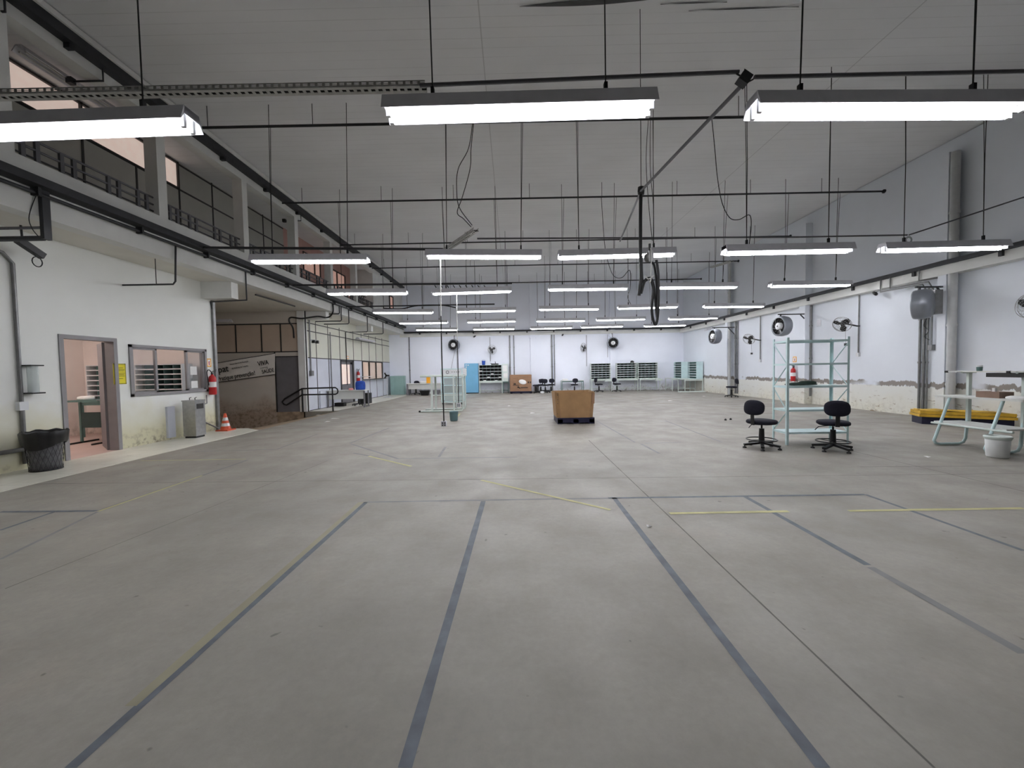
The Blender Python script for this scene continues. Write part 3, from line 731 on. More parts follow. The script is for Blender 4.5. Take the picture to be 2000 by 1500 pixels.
A = lambda x, y, X: at(x, y, X=X)
qa = A(343, 478, -6.95); qb = A(343, 555, -6.95)
conduit('dark conduit dropping from the mezzanine tray and bending back to the left wall', [(qa.x, qa.y, 4.2), (qb.x, qb.y, qb.z + .06), (qb.x - .05, qb.y, qb.z), (XL, qb.y, qb.z)])
k = mb('strip').tube([(XM - .35, qb.y, ZS), (XM - .35, qb.y, qb.z)], .008, 5); tag(k.build('hanger_rod'), 'thin rod holding the bent conduit under the mezzanine', 'rod')
conduit('dark conduit crossing below the beam end at the ramp corner', [(XM + .04, 10.35, 4.2), (XM + .04, 10.35, 3.46), (XL + .02, 10.5, 3.46), (XL + .03, 10.55, 3.2), (XL + .03, 10.56, .1)], .02)
k = mb('galv').box(XL - .02, XL + .06, YC, YC + .08, 0, 3.5); tag(k.build('corner_guard'), 'grey steel edge post at the end of the left wall', 'post')
for (x1, y1, x2, y2, xx, lab) in [(1315, 265, 1040, 262, 0, 'dark conduit dropping to the ramp opening, nearest of the row'), (1335, 335, 1000, 345, 0, 'dark conduit dropping to the corner post'), (1408, 362, 1100, 365, 0, 'dark conduit bending back to the second cream panel'),
                                  (1590, 440, 1245, 430, 0, 'dark conduit bending back and running down the cream partition'), (1742, 460, 1480, 465, 0, 'dark conduit bending back above the lit door'), (1962, 525, 1765, 530, 0, 'dark conduit bending back at the far left corner')]:
    pa = A(400 + x1 / 5, 560 + y1 / 5, -6.95)
    pts = [(pa.x, pa.y, 4.2), (pa.x, pa.y, pa.z + .04), (pa.x - .04, pa.y, pa.z), (XL + .03, pa.y, pa.z)]
    if x1 in (1590,): pts += [(XL + .03, pa.y + .02, .9)]
    conduit(lab, pts, .022)
# thick black cable looping into the ramp opening
k = mb('black').tube(smooth_path([A(650, 594, -6.95), A(650, 610, -6.95), at(640, 620, X=-7.2), at(620, 618, X=-7.5), at(590, 622, X=-7.9), at(568, 620, Y=14.8), at(565, 628, Y=14.8), at(572, 640, Y=14.9), at(574, 660, Y=15.1)], 6), .03, 7)
tag(k.build('looping_cable'), 'thick black cable looping from the tray into the ramp opening', 'cable')

# waste bin
bn = thing('waste_bin', 'wire mesh bin lined with a black bag by the office door', 'bin', (-7.62, 6.3, 0)); bn.scale = (.72, .72, 1.0)
mb('meshbag').lathe([(0, .015), (.24, .015), (.25, .2), (.275, .4), (.31, .58)], seg=24).build('grey_liner', bn)
k = mb('blackp')
for dr_ in (-1, 1):
    for i in range(22):
        k.tube([(math.cos(6.283 * i / 22 + dr_ * t * .09) * (.255 + .065 * (t / 10) ** 1.3), math.sin(6.283 * i / 22 + dr_ * t * .09) * (.255 + .065 * (t / 10) ** 1.3), .02 + t * .055) for t in range(11)], .0035, 4, cap=False)
for z, r_ in ((.015, .257), (.57, .325)): k.tube([(math.cos(i / 24 * 6.283) * r_, math.sin(i / 24 * 6.283) * r_, z) for i in range(24)], .008, 5, True)
k.build('wire_basket', bn)
vs = []; sg = 36
for (r_, z) in [(.315, .40), (.34, .47), (.355, .55), (.365, .63), (.355, .645), (.33, .62), (.30, .5)]:
    for i in range(sg):
        w_ = 1 + .035 * math.sin(i * 1.7) + .02 * math.sin(i * 4.1)
        vs.append((math.cos(i / sg * 6.283) * r_ * w_, math.sin(i / sg * 6.283) * r_ * w_, z + (.05 * math.sin(i / sg * 6.283 * 2 + .8) if z < .45 else .012 * math.sin(i * 1.3))))
mb('blackp').add(vs, [(j * sg + i, j * sg + (i + 1) % sg, (j + 1) * sg + (i + 1) % sg, (j + 1) * sg + i) for j in range(6) for i in range(sg)], True).build('black_bag', bn)

# water cooler
wc = thing('water_cooler', 'stainless steel water cooler against the left wall', 'water cooler', (-7.68, 9.36, 0))
k = mb('steel').box(-.15, .15, -.15, .15, .05, .88); k.build('cabinet', wc)
mb('blackp').box(-.13, .13, -.13, .13, 0, .05).build('plinth', wc)
mb('steel').box(-.16, .16, -.16, .16, .88, .91).build('top', wc)
for x in (-.07, .06): mb('blackp').tube([(x, -.03, .91), (x, -.03, .96), (x, .02, .97)], .009, 6).build('tap', wc)
mb('strip').box(.151, .156, -.1, .1, .7, .82).build('spout_recess', wc)
k = mb('galv').tube([(XL + .03, 9.55, .75), (-7.85, 9.55, .73), (-7.83, 9.45, .73)], .012, 6); k.tube([(XL + .04, 9.65, .5), (XL + .08, 10.5, .05)], .018, 6); k.tube([(XL + .03, 10.2, .98), (XL + .03, 10.2, .76), (-7.9, 9.5, .7)], .012, 6)
tag(k.build('water_pipe'), 'thin grey pipes feeding the water cooler', 'pipe')
k = mb('panel_lo').box(XL, XL + .05, 9.0, 9.2, .05, .78); tag(k.build('leaning_board'), 'narrow grey board on the wall behind the water cooler', 'board')

# ------------------------------------------------------------------ cream partition beyond the ramp
PD0, PD1 = 18.35, 19.85; PW0, PW1, PZ0, PZ1 = 21.0, 24.3, 1.12, 2.1
k = mb('panel_lo')
for y0, y1, z0, z1 in [(YR + .12, PD0, 0, 2.12), (PD1, PW0, 0, 2.12), (PW0, PW1, 0, PZ0), (PW1, YE, 0, 2.12)]: k.box(XL - .08, XL, y0, y1, z0, z1)
k.m('panel_hi').box(XL - .08, XL, YR + .12, YE, 2.12, ZS)
k.m('strip')
for y in (16.1, 17.15, 18.3, 19.87, 20.95, 22.05, 23.15, 24.3): k.box(XL, XL + .01, y - .018, y + .018, 0 if not (PW0 < y < PW1) else 2.1, 3.6)
for y in (22.05, 23.15): k.box(XL, XL + .01, y - .018, y + .018, 0, PZ0)
for z in (2.12, 3.18, 3.5): k.box(XL, XL + .01, YR + .12, YE, z - .018, z + .018)
k.box(XL, XL + .012, YR + .12, YE, 0.0, .03)
struct(k.build('wall_partition'), 'cream and pale blue panel partition with dark joints')
k = mb('office'); k.box(-11.0, -10.9, 16.5, YE, 0, 3.0); k.box(-10.9, XL - .08, 16.4, 16.5, 0, 3.0); k.box(-10.9, XL - .08, YE - .1, YE, 0, 3.0); struct(k.build('wall_back_office'))
struct(mb('white').box(-10.9, XL - .08, 16.5, YE, 3.0, 3.06).build('ceiling_back_office')); struct(mb('tile').box(-10.9, XL - .08, 16.5, YE, -.1, 0.002).build('floor_back_office'))
for yy_, lb in ((18.6, 'lit fixture inside the room behind the grey glazed door'), (22.6, 'lit fixture inside the room behind the service window')):
    t = thing('ceiling_light', lb, 'lamp', (-9.4, yy_, 2.95)); mb('white').box(-.1, .1, -1.2, 1.2, 0, .04).build('housing', t)
    for x in (-.05, .05): mb('warmtube').tube([(x, -1.15, -.025), (x, 1.15, -.025)], .016, 6).build('tube', t)
dr = struct(mb('strip').box(XL - .09, XL + .02, PD0, PD0 + .05, 0, 2.1).box(XL - .09, XL + .02, PD1 - .16, PD1, 0, 2.1).box(XL - .09, XL + .02, PD0, PD1, 2.02, 2.1).build('door_2'), 'grey door with a large bright pane in the cream partition')
k = mb('doorleaf').box(XL - .05, XL - .01, PD0 + .05, PD1 - .16, 0.01, .95).box(XL - .05, XL - .01, PD0 + .05, PD0 + .12, .95, 2.02).box(XL - .05, XL - .01, PD1 - .42, PD1 - .16, .95, 2.02).box(XL - .05, XL - .01, PD0 + .05, PD1 - .16, 1.9, 2.02); lf = k.build('door_leaf', dr)
mb('warmpane').box(XL - .035, XL - .03, PD0 + .1, PD1 - .4, .95, 1.9).build('pane', lf)
f = mb('strip')
for y in (PW0 + .02, 22.05, 23.15, PW1 - .02): f.box(XL - .06, XL + .02, y - .03, y + .03, PZ0, PZ1)
f.box(XL - .06, XL + .02, PW0, PW1, PZ1 - .04, PZ1); f.box(XL - .1, XL + .25, PW0, PW1 + .1, PZ0 - .03, PZ0 + .01)
wi = struct(f.build('window_2'), 'service window with a dark sill in the cream partition')
mb('glass').box(XL - .03, XL - .024, 22.08, 24.26, PZ0 + .02, PZ1 - .05).build('pane', wi)
wall_sign('yellow sign above the glazed door in the partition', (XL + .012, 19.1, 2.24), 'x+', .3, .14, 'safety_sign')
extinguisher('fire extinguisher on the cream partition beside the glazed door', (XL + .12, 20.1, 1.02), 1.2)
k = mb('galv').tube([(XL + .04, YR + .3, 3.9), (XL + .04, YR + .3, 1.6)], .025, 8); k.box(XL, XL + .1, YR + .22, YR + .4, 1.4, 1.6); tag(k.build('switch_conduit'), 'grey conduit ending in a switch box at the ramp corner', 'conduit')
k = mb('galv').tube([(XL + .04, 17.3, 3.3), (XL + .04, 17.3, .75)], .02, 8); tag(k.build('partition_conduit'), 'grey conduit down the partition behind the white desk', 'conduit')
k = mb('blackp').box(XL, XL + .12, 15.75, 15.82, 2.72, 2.84).box(XL, XL + .12, 16.05, 16.12, 2.72, 2.84); k.m('steel').box(XL, XL + .03, 15.6, 16.2, 2.8, 2.86); tag(k.build('emergency_light'), 'small twin-head emergency light high on the partition', 'lamp')
k = mb('panel_lo').box(XL + .01, XL + .06, 16.2, 17.1, .03, .75); k = k.build('leaning_sheet'); tag(k, 'grey sheet leaning on the partition beside the desk', 'sheet')

# small shelf with bits under the service window's left
k = mb('lampbody').box(XL, XL + .3, 20.5, 21.6, 1.25, 1.28).box(XL, XL + .25, 20.9, 22.0, 1.12, 1.14); tag(k.build('wall_shelf'), 'narrow shelf with clutter beside the service window', 'shelf')


# ------------------------------------------------------------------ chairs
def chair(lab, loc, rz, ring=False, seat_h=.48, tilt=0.0, group='swivel chairs', arms=False):
    t = thing('swivel_chair', lab, 'chair', loc, rz, group)
    mb('navy').pad((0, 0, seat_h), .46, .44, .07, None, 2.8).build('seat', t)
    Rb = Matrix.Rotation(math.radians(90 - 8), 3, 'X')
    mb('navy').pad((0, -.25, seat_h + .27), .36, .27, .06, Rb, 2.7, curve=-.03).build('backrest', t)
    mb('blackp').bar((0, -.08, seat_h - .05), (0, -.26, seat_h - .03), .06, .012).bar((0, -.26, seat_h - .04), (0, -.275, seat_h + .2), .06, .012, (0, 1, 0)).build('back_bracket', t)
    mb('blackp').tube([(0, 0, .09), (0, 0, seat_h - .12)], [.05, .04], 12).tube([(0, 0, seat_h - .12), (0, 0, seat_h - .03)], .016, 8).build('column', t)
    mb('blackp').tube([(-.05, 0, seat_h - .05), (-.2, .02, seat_h - .08), (-.25, .02, seat_h - .14)], .008, 6).build('lever', t)
    for i in range(5):
        a_ = 6.283 * i / 5 + .3; c_, s_ = math.cos(a_), math.sin(a_)
        lg = mb('blackp').bar((0, 0, .1), (c_ * .29, s_ * .29, .06), .055, .036).build('leg', t)
        mb('black').lathe([(.034, 0), (.03, .025), (.012, .03), (.012, .06)], (c_ * .28, s_ * .28, 0), seg=10).build('foot', lg)
    if ring:
        rr = mb('blackp').tube([(math.cos(i / 28 * 6.283) * .24, math.sin(i / 28 * 6.283) * .24, .16) for i in range(28)], .011, 7, True)
        for a_ in (0.2, 2.3, 4.4): rr.bar((0, 0, .15), (math.cos(a_) * .24, math.sin(a_) * .24, .16), .02, .01)
        rr.build('foot_ring', t)
    return t


ch1 = chair('black swivel chair with foot ring left of the blue steel rack', (4.50, 7.0, 0), -1.12, True)
dup(ch1, (5.56, 6.72, 0), -.467, 'black swivel chair with foot ring in front of the right side of the blue rack')
ch2 = chair('black swivel chair behind the white desk by the partition', (-6.95, 17.6, 0), math.pi - .3)
dup(ch2, (10.5, 18.6, 0), math.radians(80), 'black swivel chair alone by the right wall, seen from the side')
dup(ch2, (-6.25, 25.28, 0), math.pi, 'black swivel chair behind the desk in the far left corner')
for (px, rz, lab, Y_) in [(1047, math.radians(80), 'leftmost black chair of the cluster right of the brown pallet carton', 24.45), (1056, math.radians(20), 'second black chair of the cluster right of the brown carton', 25.1), (1065, math.radians(-12), 'third black chair of the cluster, in its middle', 24.55),
                          (1076, math.radians(8), 'rightmost black chair of the cluster right of the brown carton', 25.1), (1122, math.radians(5), 'black swivel chair in front of the small bare table at the end wall', 24.6), (1170, math.radians(-75), 'black swivel chair in front of the leftmost far sorting case', 24.5), (1205, math.radians(-60), 'black swivel chair between the far sorting cases', 24.5)]:
    dup(ch2, ((px - 1000) / F * Y_, Y_, 0), rz, lab)

# ------------------------------------------------------------------ white desk by the partition with its things
dk = thing('desk', 'white desk with modesty panel beside the handrail', 'desk', (-7.14, 16.95, 0))
mb('deskwhite').box(-.82, .82, -.3, .3, .71, .74).build('desk_top', dk)
mb('deskwhite').box(-.76, .76, -.2, -.18, .36, .71).build('modesty_panel', dk)
for x in (-.78, .78): mb('doorleaf').box(x - .025, x + .025, -.27, -.21, .02, .71).box(x - .02, x + .02, .2, .25, .02, .71).box(x - .03, x + .03, -.3, .3, 0, .03).build('leg', dk)
k = mb('bluebag').pad((0, 0, .17), .42, .34, .34, None, 2.4, 18, 0, .05); tag(k.build('blue_bag', None, (-6.66, 17.08, .74)), 'bright blue cloth bag heaped on the white desk', 'bag')
k = mb('pink').pad((0, 0, .04), .2, .16, .08, None, 2.2, 14); tag(k.build('pink_packet', None, (-6.98, 16.85, .74)), 'pink packet on the white desk beside the blue bag', 'packet')
k = mb('blackp').box(-.2, .2, -.25, .25, 0, .5); tag(k.build('drawer_pedestal', None, (-7.05, 18.7, 0.006)), 'dark drawer pedestal behind the right end of the white desk', 'pedestal')
k = mb('blackp').box(-.2, .2, -.15, .15, 0.0, .16); tag(k.build('storage_tray', None, (-7.7, 17.4, 0.007)), 'small black box on the floor behind the desk left end', 'box')

# pedestal fan at the far left, and pale green cupboard doors
pf = thing('pedestal_fan', 'pedestal fan standing near the far left corner', 'fan', (-7.35, 22.9, .006))
mb('lampbody').lathe([(0, 0), (.25, 0), (.25, .02), (.03, .05), (0, .05)]).build('base', pf); mb('lampbody').tube([(0, 0, .04), (0, 0, 1.2)], .016, 8).build('pole', pf)
mb('blackp').lathe([(0, 0), (.06, .02), (.06, .16), (0, .18)], (0, .05, 1.28), (0, -1, 0), 12).build('motor', pf)
k = mb('steel')
for r_ in (.1, .17, .24): k.tube([(math.cos(i / 20 * 6.283) * r_, -.16 + .02 * (r_ > .2), 1.28 + math.sin(i / 20 * 6.283) * r_) for i in range(20)], .003, 4, True)
k.build('cage', pf)
k = mb('blackp')
for i in range(3):
    a_ = i * 2.094; k.bar((0, -.13, 1.28), (math.cos(a_) * .19, -.13, 1.28 + math.sin(a_) * .19), .09, .006, (0, 1, 0))
k.build('blades', pf)
dg = thing('panel_cupboard', 'pale green three-leaf cupboard in the far left corner', 'cupboard', (-7.45, 25.35, 0.006))
mb('palegreen').box(-.45, .45, -.1, .3, 0, 1.22).build('carcass', dg)
for i in range(3): mb('palegreen').box(-.44 + i * .295, -.16 + i * .295, -.12, -.1, .02, 1.2).build('door', dg)

# far desk with crates
dk2 = thing('desk', 'pale desk with modesty panel in the far left corner', 'desk', (-5.2, 24.7, 0))
mb('deskwhite').box(-1.45, .9, -.3, .3, .71, .74).build('desk_top', dk2); mb('deskwhite').box(-1.38, .84, -.2, -.18, .38, .71).build('modesty_panel', dk2)
for x in (-1.38, .84): mb('doorleaf').box(x - .04, x + .04, -.28, .28, 0, .71).build('leg', dk2)
k = mb('amber').box(-.13, .13, -.12, .12, 0, .42); tag(k.build('amber_box', None, at(842, 749, Y=25.0) * 1.0 - Vector((0, 0, 0)) if False else (-5.27, 24.7, .74)), 'bright amber box standing on the far desk', 'box')
k = mb('paper').pad((0, 0, .06), .5, .2, .12, None, 2.2, 14); k.m('blackp').box(-.3, .3, .02, .1, 0, .05); tag(k.build('paper_stack', None, (-5.62, 24.7, .74)), 'grey papers heaped on the far desk beside the amber box', 'papers')
for px, lb in ((832, 'black crate on the floor under the far desk, left one'), (852, 'dark crate on the floor under the far desk, right one')):
    x = (px - 1000) / F * 24.55
    k = mb('blackp' if px < 840 else 'doorleaf'); k.add([(-.3, -.18, .3), (.3, -.18, .3), (.3, .18, .3), (-.3, .18, .3), (-.2, -.14, 0), (.2, -.14, 0), (.2, .14, 0), (-.2, .14, 0)], [(4, 5, 1, 0), (5, 6, 2, 1), (6, 7, 3, 2), (7, 4, 0, 3), (7, 6, 5, 4)])
    k.box(-.32, .32, -.2, -.18, .27, .31); tag(k.build('crate', None, (x, 24.2, 0)), lb, 'crate', 'crates under the far desk')

# mint tubular bench on its side with translucent cabinet behind
Yb = 14.2
def pb(x, y, Y=Yb): return at(x, y, Y=Y)
bf = thing('tubular_bench_frame', 'pale mint tubular bench frame standing behind the hanging cords', 'frame', (0, 0, 0))
z1 = pb(850, 735).z
for dy in (0, .75):
    xl = pb(822, 790).x; xr = pb(904, 790).x
    mb('mint').tube(smooth_path([(xl, Yb + dy, .03), (xr - .25, Yb + dy, .03)], 2) + smooth_path([(xr - .1, Yb + dy, .05), (xr, Yb + dy, .16), (xr, Yb + dy, z1 - .12), (xr - .1, Yb + dy, z1), (xl, Yb + dy, z1)], 4), .03, 8).build('tube_frame', bf)
    mb('mint').box(pb(843, 760).x - .035, pb(843, 760).x + .035, Yb + dy - .03, Yb + dy + .03, .05, z1).build('upright', bf)
    mb('mint').box(pb(886, 760).x - .025, pb(886, 760).x + .025, Yb + dy - .03, Yb + dy + .03, .05, z1).build('upright', bf)
mb('mint').box(pb(843, 771).x, pb(903, 771).x, Yb, Yb + .04, pb(850, 772).z - .02, pb(850, 772).z + .02).build('rail', bf)
mb('mint').box(pb(820, 735).x, pb(903, 735).x, Yb, Yb + .75, z1 + .03, z1 + .05).build('top_board', bf)
for x in (-.02, ): mb('blackp').box(pb(821, 790).x - .06, pb(821, 790).x, Yb - .03, Yb + .03, .0, .06).build('foot', bf)
yc2 = 17.2; x0 = at(862, 750, Y=yc2).x; x1 = at(903, 750, Y=yc2).x
ac = thing('acrylic_cabinet', 'milky translucent cabinet on castors behind the mint frame', 'cabinet', ((x0 + x1) / 2, yc2 + .3, 0)); hw = (x1 - x0) / 2
k = mb('aqua')
for x in (-hw, hw):
    for y in (-.3, .3): k.box(x - .02, x + .02, y - .02, y + .02, .12, 1.6)
for z in (.12, .5, .85, 1.2, 1.58): k.box(-hw, hw, -.32, -.28, z - .02, z + .02).box(-hw, hw, .28, .32, z - .02, z + .02)
k.build('frame', ac)
for z in (.14, .87, 1.2): mb('pearl').box(-hw, hw, -.3, .3, z, z + .015).build('shelf', ac)
mb('pearl').box(-hw + .02, hw - .02, .27, .28, .15, 1.58).build('back_sheet', ac)
mb('white').box(-hw, hw + .2, -.31, -.29, 1.28, 1.6).build('header_board', ac)
k = mb('strip'); k.tube([(-.18 + .06 * math.cos(i / 16 * 6.283), -.32, 1.44 + .06 * math.sin(i / 16 * 6.283)) for i in range(16)], .01, 5, True)
for i in range(4): k.box(.0 + i * .1, .05 + i * .1, -.325, -.31, 1.43, 1.45)
k.build('header_marks', ac)
for x in (-hw + .05, hw - .05): mb('blackp').lathe([(0, -.02), (.05, -.02), (.05, .02), (0, .02)], (x, -.28, .05), (1, 0, 0), 12).box(x - .015, x + .015, -.3, -.26, .05, .12).build('castor', ac)

# teal bin on the floor
t = thing('waste_bin', 'small dull teal bin on the floor beside the hanging cord', 'bin', (-1.76, 11.62, 0))
mb('bin').lathe([(0, 0.0), (.095, 0.0), (.115, .02), (.135, .27), (.142, .28), (.125, .28), (.1, .03), (0, .03)], seg=20).build('body', t)

# ------------------------------------------------------------------ end wall furniture
Yf = 25.1
def ex(px): return (px - 1000) / F * Yf


bc = thing('steel_cupboard', 'sky blue steel cupboard standing against the end wall', 'cupboard', (ex(921), 25.35, 0)); hw = .44
mb('cabblue').box(-hw, hw, -.2, .2, .06, 1.95).build('carcass', bc); mb('strip').box(-hw + .03, hw - .03, -.18, .18, 0, .06).build('plinth', bc)
for s_ in (-1, 1): dd = mb('cabblue').box(min(.004 * s_, s_ * (hw - .01)), max(.004 * s_, s_ * (hw - .01)), -.215, -.2, .09, 1.92).build('door', bc)
mb('blackp').box(-.34, -.30, -.23, -.215, 1.45, 1.55).build('handle', bc)
for x, z in ((-.33, 1.85), (-.33, 1.72), (-.2, 1.84)): mb('paper').box(x - .04, x + .04, -.218, -.215, z - .03, z + .03).build('sticker', bc)
pg2 = pigeonhole('sorting_case', 'black pigeonhole sorting case beside the blue cupboard', (ex(958), 25.3, .78), 0, 6, 5, 1.48, 1.05, .4, 'mint', 'ink', None)
frame_table('mint table carrying the black sorting case beside the blue cupboard', (ex(959), 25.25, 0), 0, 1.5, .6, .78, 'mint', 'mint')
k = mb('mint').box(-.19, .19, -.2, .2, 0, 1.1); k.m('paper').box(-.14, .12, -.205, -.2, .62, 1.0).box(-.1, .14, -.205, -.2, .2, .5); tag(k.build('side_locker', None, (ex(987), 25.3, .78)), 'pale mint locker with paper notices right of the black sorting case', 'locker')
frame_table('narrow mint table under the pale locker', (ex(987.5), 25.25, 0), 0, .38, .5, .78, 'mint', 'teal')
k = mb('bluebag').lathe([(0, 0), (.1, 0), (.12, .26), (.1, .28), (.1, .26), (0, .05)], seg=16); k.tube([(-.11, 0, .26), (-.08, 0, .33), (.08, 0, .33), (.11, 0, .26)], .008, 5); tag(k.build('blue_pail', None, (ex(945), 25.25, 1.83)), 'blue pail on top of the black sorting case', 'pail')
k = mb('blackp').pad((0, 0, .04), .5, .2, .07, None, 2.2, 14); k.tube([(.05, 0, .05), (.02, 0, .22)], .02, 6); k.tube([(-.1, 0, .05), (-.3, 0, .12)], .015, 6); tag(k.build('fan_head_remains', None, (ex(967), 25.25, 1.83)), 'dark fan parts lying on top of the black sorting case', 'fan parts')
for i, (c_, r_, wh) in enumerate([(0, 3, 'leftmost column, second row from the top'), (1, 0, 'bottom row, second column'), (2, 1, 'third column, second row from the bottom'), (3, 2, 'middle row, fourth column'), (4, 0, 'bottom row, fifth column'), (5, 1, 'rightmost column')]):
    x_ = ex(958) - .617 + .247 * c_
    tag(mb('paper').box(-.08, .08, -.12, .1, 0, .03 + .03 * random.random()).build('mail_bundle', None, (x_, 25.22, .80 + .21 * r_ + (.01 if r_ else .0))), 'white papers left in the black sorting case, ' + wh, 'papers', 'papers in the black sorting case')


def pallet(name, lab, loc, rz, w, d, h, mk):
    t = thing(name, lab, 'pallet', loc, rz)
    mb(mk).box(-w / 2, w / 2, -d / 2, d / 2, h - .04, h).build('deck', t)
    for i in range(3): mb(mk).box(-w / 2 + i * (w - .14) / 2, -w / 2 + .14 + i * (w - .14) / 2, -d / 2, d / 2, 0, h - .04).build('runner', t)
    for y in (-d / 2, d / 2 - .02): mb(mk).box(-w / 2, w / 2, y, y + .02, 0.03, h - .04).build('skirt', t)
    return t


def carton(lab, loc, rz, w, d, h, flare, ch, mk='card', open_top=True):
    t = thing('pallet_carton', lab, 'carton', loc, rz)
    def oct_(w_, d_, c_): return [(-w_ / 2 + c_, -d_ / 2), (w_ / 2 - c_, -d_ / 2), (w_ / 2, -d_ / 2 + c_), (w_ / 2, d_ / 2 - c_), (w_ / 2 - c_, d_ / 2), (-w_ / 2 + c_, d_ / 2), (-w_ / 2, d_ / 2 - c_), (-w_ / 2, -d_ / 2 + c_)]
    rows = []
    for j in range(5):
        f_ = j / 4; rows.append([(x, y, h * f_ + (random.uniform(-.012, .012) if j == 4 else 0)) for x, y in oct_(w * (1 + flare * f_), d * (1 + flare * f_), ch)])
    inn = [[(x * .985, y * .985, z if j == 4 else z + .01) for x, y, z in rw] for j, rw in enumerate(rows)]
    vs = [p_ for rw in rows for p_ in rw] + [p_ for rw in inn for p_ in rw]
    fs = [(j * 8 + i, j * 8 + (i + 1) % 8, (j + 1) * 8 + (i + 1) % 8, (j + 1) * 8 + i) for j in range(4) for i in range(8)]
    fs += [tuple(40 + q_ for q_ in f_)[::-1] for f_ in fs[:32]] + [(32 + i, 32 + (i + 1) % 8, 72 + (i + 1) % 8, 72 + i) for i in range(8)] + [tuple(range(8))[::-1], tuple(range(40, 48))]
    mb(mk).add(vs, fs).build('walls', t)
    return t


pallet('plastic_pallet', 'navy plastic pallet under the cardboard carton in mid hall', (1.72, 11.0, 0), .0, 1.0, 1.0, .165, 'navyp')
cb = carton('large open brown carton on a navy pallet in the middle of the hall', (1.70, 11.0, .165), 0, .99, .96, .70, .095, .1)
for x in (-.41, .40): mb('card2').box(x - .004, x + .004, -.497, -.488, .02, .5).build('crease', cb)
k = mb('strip')
for z in (.12, .4, .5, .62, .66): k.box(-.49, -.47, -.50 - .03 * (z > .3), -.47 - .03 * (z > .3), z - .006, z + .006)
k.build('staples', cb)
mb('card2').add([(.44, -.535, .38), (.52, -.5, .38), (.53, -.51, .66), (.46, -.54, .68)], [(0, 1, 2, 3)]).build('torn_flap', cb)
pallet('plastic_pallet', 'dark purple pallet under the printed carton at the end wall', (ex(1017), 24.8, 0), .0, 1.36, 1.1, .14, 'navyp')
cb = carton('printed brown carton with a torn hole at the end wall', (ex(1016.5), 24.8, .14), 0, 1.34, 1.05, 1.03, .02, .04, 'card2')
k = mb('ink')
for (x0, x1, z0, z1) in [(-.45, -.3, .42, .5), (-.5, -.1, .36, .39), (.45, .52, .5, .6), (.58, .64, .5, .6), (.0, .44, .2, .25), (-.48, -.3, .55, .8)]:
    if (x0, z0) == (-.48, .55): k.box(x0, x1, -.542, -.536, z0, z0 + .01).box(x0, x1, -.542, -.536, z1, z1 + .01); continue
    k.box(x0, x1, -.542, -.536, z0, z1)
k.lathe([(0, 0), (.05, 0), (.05, .004), (0, .004)], (-.16, -.54, .26), (0, -1, 0), 12).lathe([(0, 0), (.04, 0), (.04, .004), (0, .004)], (-.07, -.54, .21), (0, -1, 0), 12)
k.build('printed_marks', cb)
mb('paper').pad((.12, -.54, .58), .5, .3, .05, Matrix.Rotation(math.pi / 2, 3, 'X') @ Matrix.Rotation(-.25, 3, 'Z'), 2.0, 16).build('torn_hole', cb)

# clutter under the chair cluster
k = mb('blackp')
for i in range(10): k.tube([(random.uniform(-.6, .6), random.uniform(-.1, .1), .03 + random.random() * .05), (random.uniform(-.7, .7), random.uniform(-.1, .1), .03 + random.random() * .12)], .018, 5)
tag(k.build('chair_base_parts', None, (ex(1066), 25.35, 0)), 'pile of loose black chair base parts under the chair cluster', 'chair parts')
k = mb('white').lathe([(0, 0), (.1, 0), (.14, .05), (.12, .12), (.03, .14), (0, .14)], seg=14); tag(k.build('white_helmet', None, (ex(1056), 23.9, 0)), 'white rounded object on the floor before the chair cluster', 'helmet')
k = mb('doorleaf').lathe([(0, 0), (.13, 0), (.16, .5), (.15, .5), (.12, .02), (0, .02)], seg=14); tag(k.build('waste_bin', None, (ex(1049), 25.45, 0)), 'grey bin behind the left chairs of the cluster', 'bin')

# bare table and sorting cases
frame_table('small bare table with dark legs at the end wall', (ex(1118), 25.2, 0), 0, 1.42, .6, .74, 'deskwhite', 'teal', low=False, lip=True)
k = mb('paper').pad((0, 0, .05), .4, .25, .1, None, 2.2, 14); tag(k.build('paper_heap', None, (ex(1104), 25.15, .74)), 'white papers heaped on the small bare table', 'papers')
ft = frame_table('mint table under the leftmost far sorting case', (ex(1174), 25.2, 0), 0, 1.32, .6, .78)
dup(ft, (ex(1225), 25.2, 0), 0, 'mint table under the middle far sorting case')
dup(ft, (ex(1268), 25.2, 0), 0, 'mint table under the rightmost far sorting case')
pc = pigeonhole('sorting_case', 'mint sorting case leftmost of the three along the end wall', (ex(1174), 25.3, .78), 0, 5, 7, 1.26, 1.02, .34)
dup(pc, (ex(1224.5), 25.3, .78), 0, 'mint sorting case in the middle of the three along the end wall'); dup(pc, (ex(1266), 25.3, .78), 0, 'mint sorting case rightmost of the three along the end wall')
for px, lb in ((1186, 'left'), (1284, 'right')):
    tag(mb('mint').box(-.22, .22, -.12, .0, 0, .1).build('pull_out_tray', None, (ex(px), 24.88, .64)), 'small pale tray hung on the front of the %s far sorting table' % lb, 'tray')
k = mb('blackp').lathe([(0, 0), (.12, 0), (.11, .1), (.05, .15), (0, .15)], seg=12); tag(k.build('loose_backrest', None, (ex(1237), 25.3, 1.8)), 'black rounded chair backrest on top of the middle far sorting case', 'cap')  # simple rounded lump standing for a loose chair backrest
pA = pigeonhole('sorting_case', 'mint sorting case turned sideways in the far right corner, rear one', (10.65, 24.55, .78), -math.pi / 2, 6, 7, 1.1, 1.02, .4, 'aqua', 'tealdark', 'corner sorting cases')
dup(pA, (11.08, 23.5, .76), -math.pi / 2, 'mint sorting case turned sideways in the far right corner, front one')
ta = frame_table('mint table under the rear sideways sorting case in the corner', (10.45, 24.55, 0), 0, 1.15, 1.1, .78)
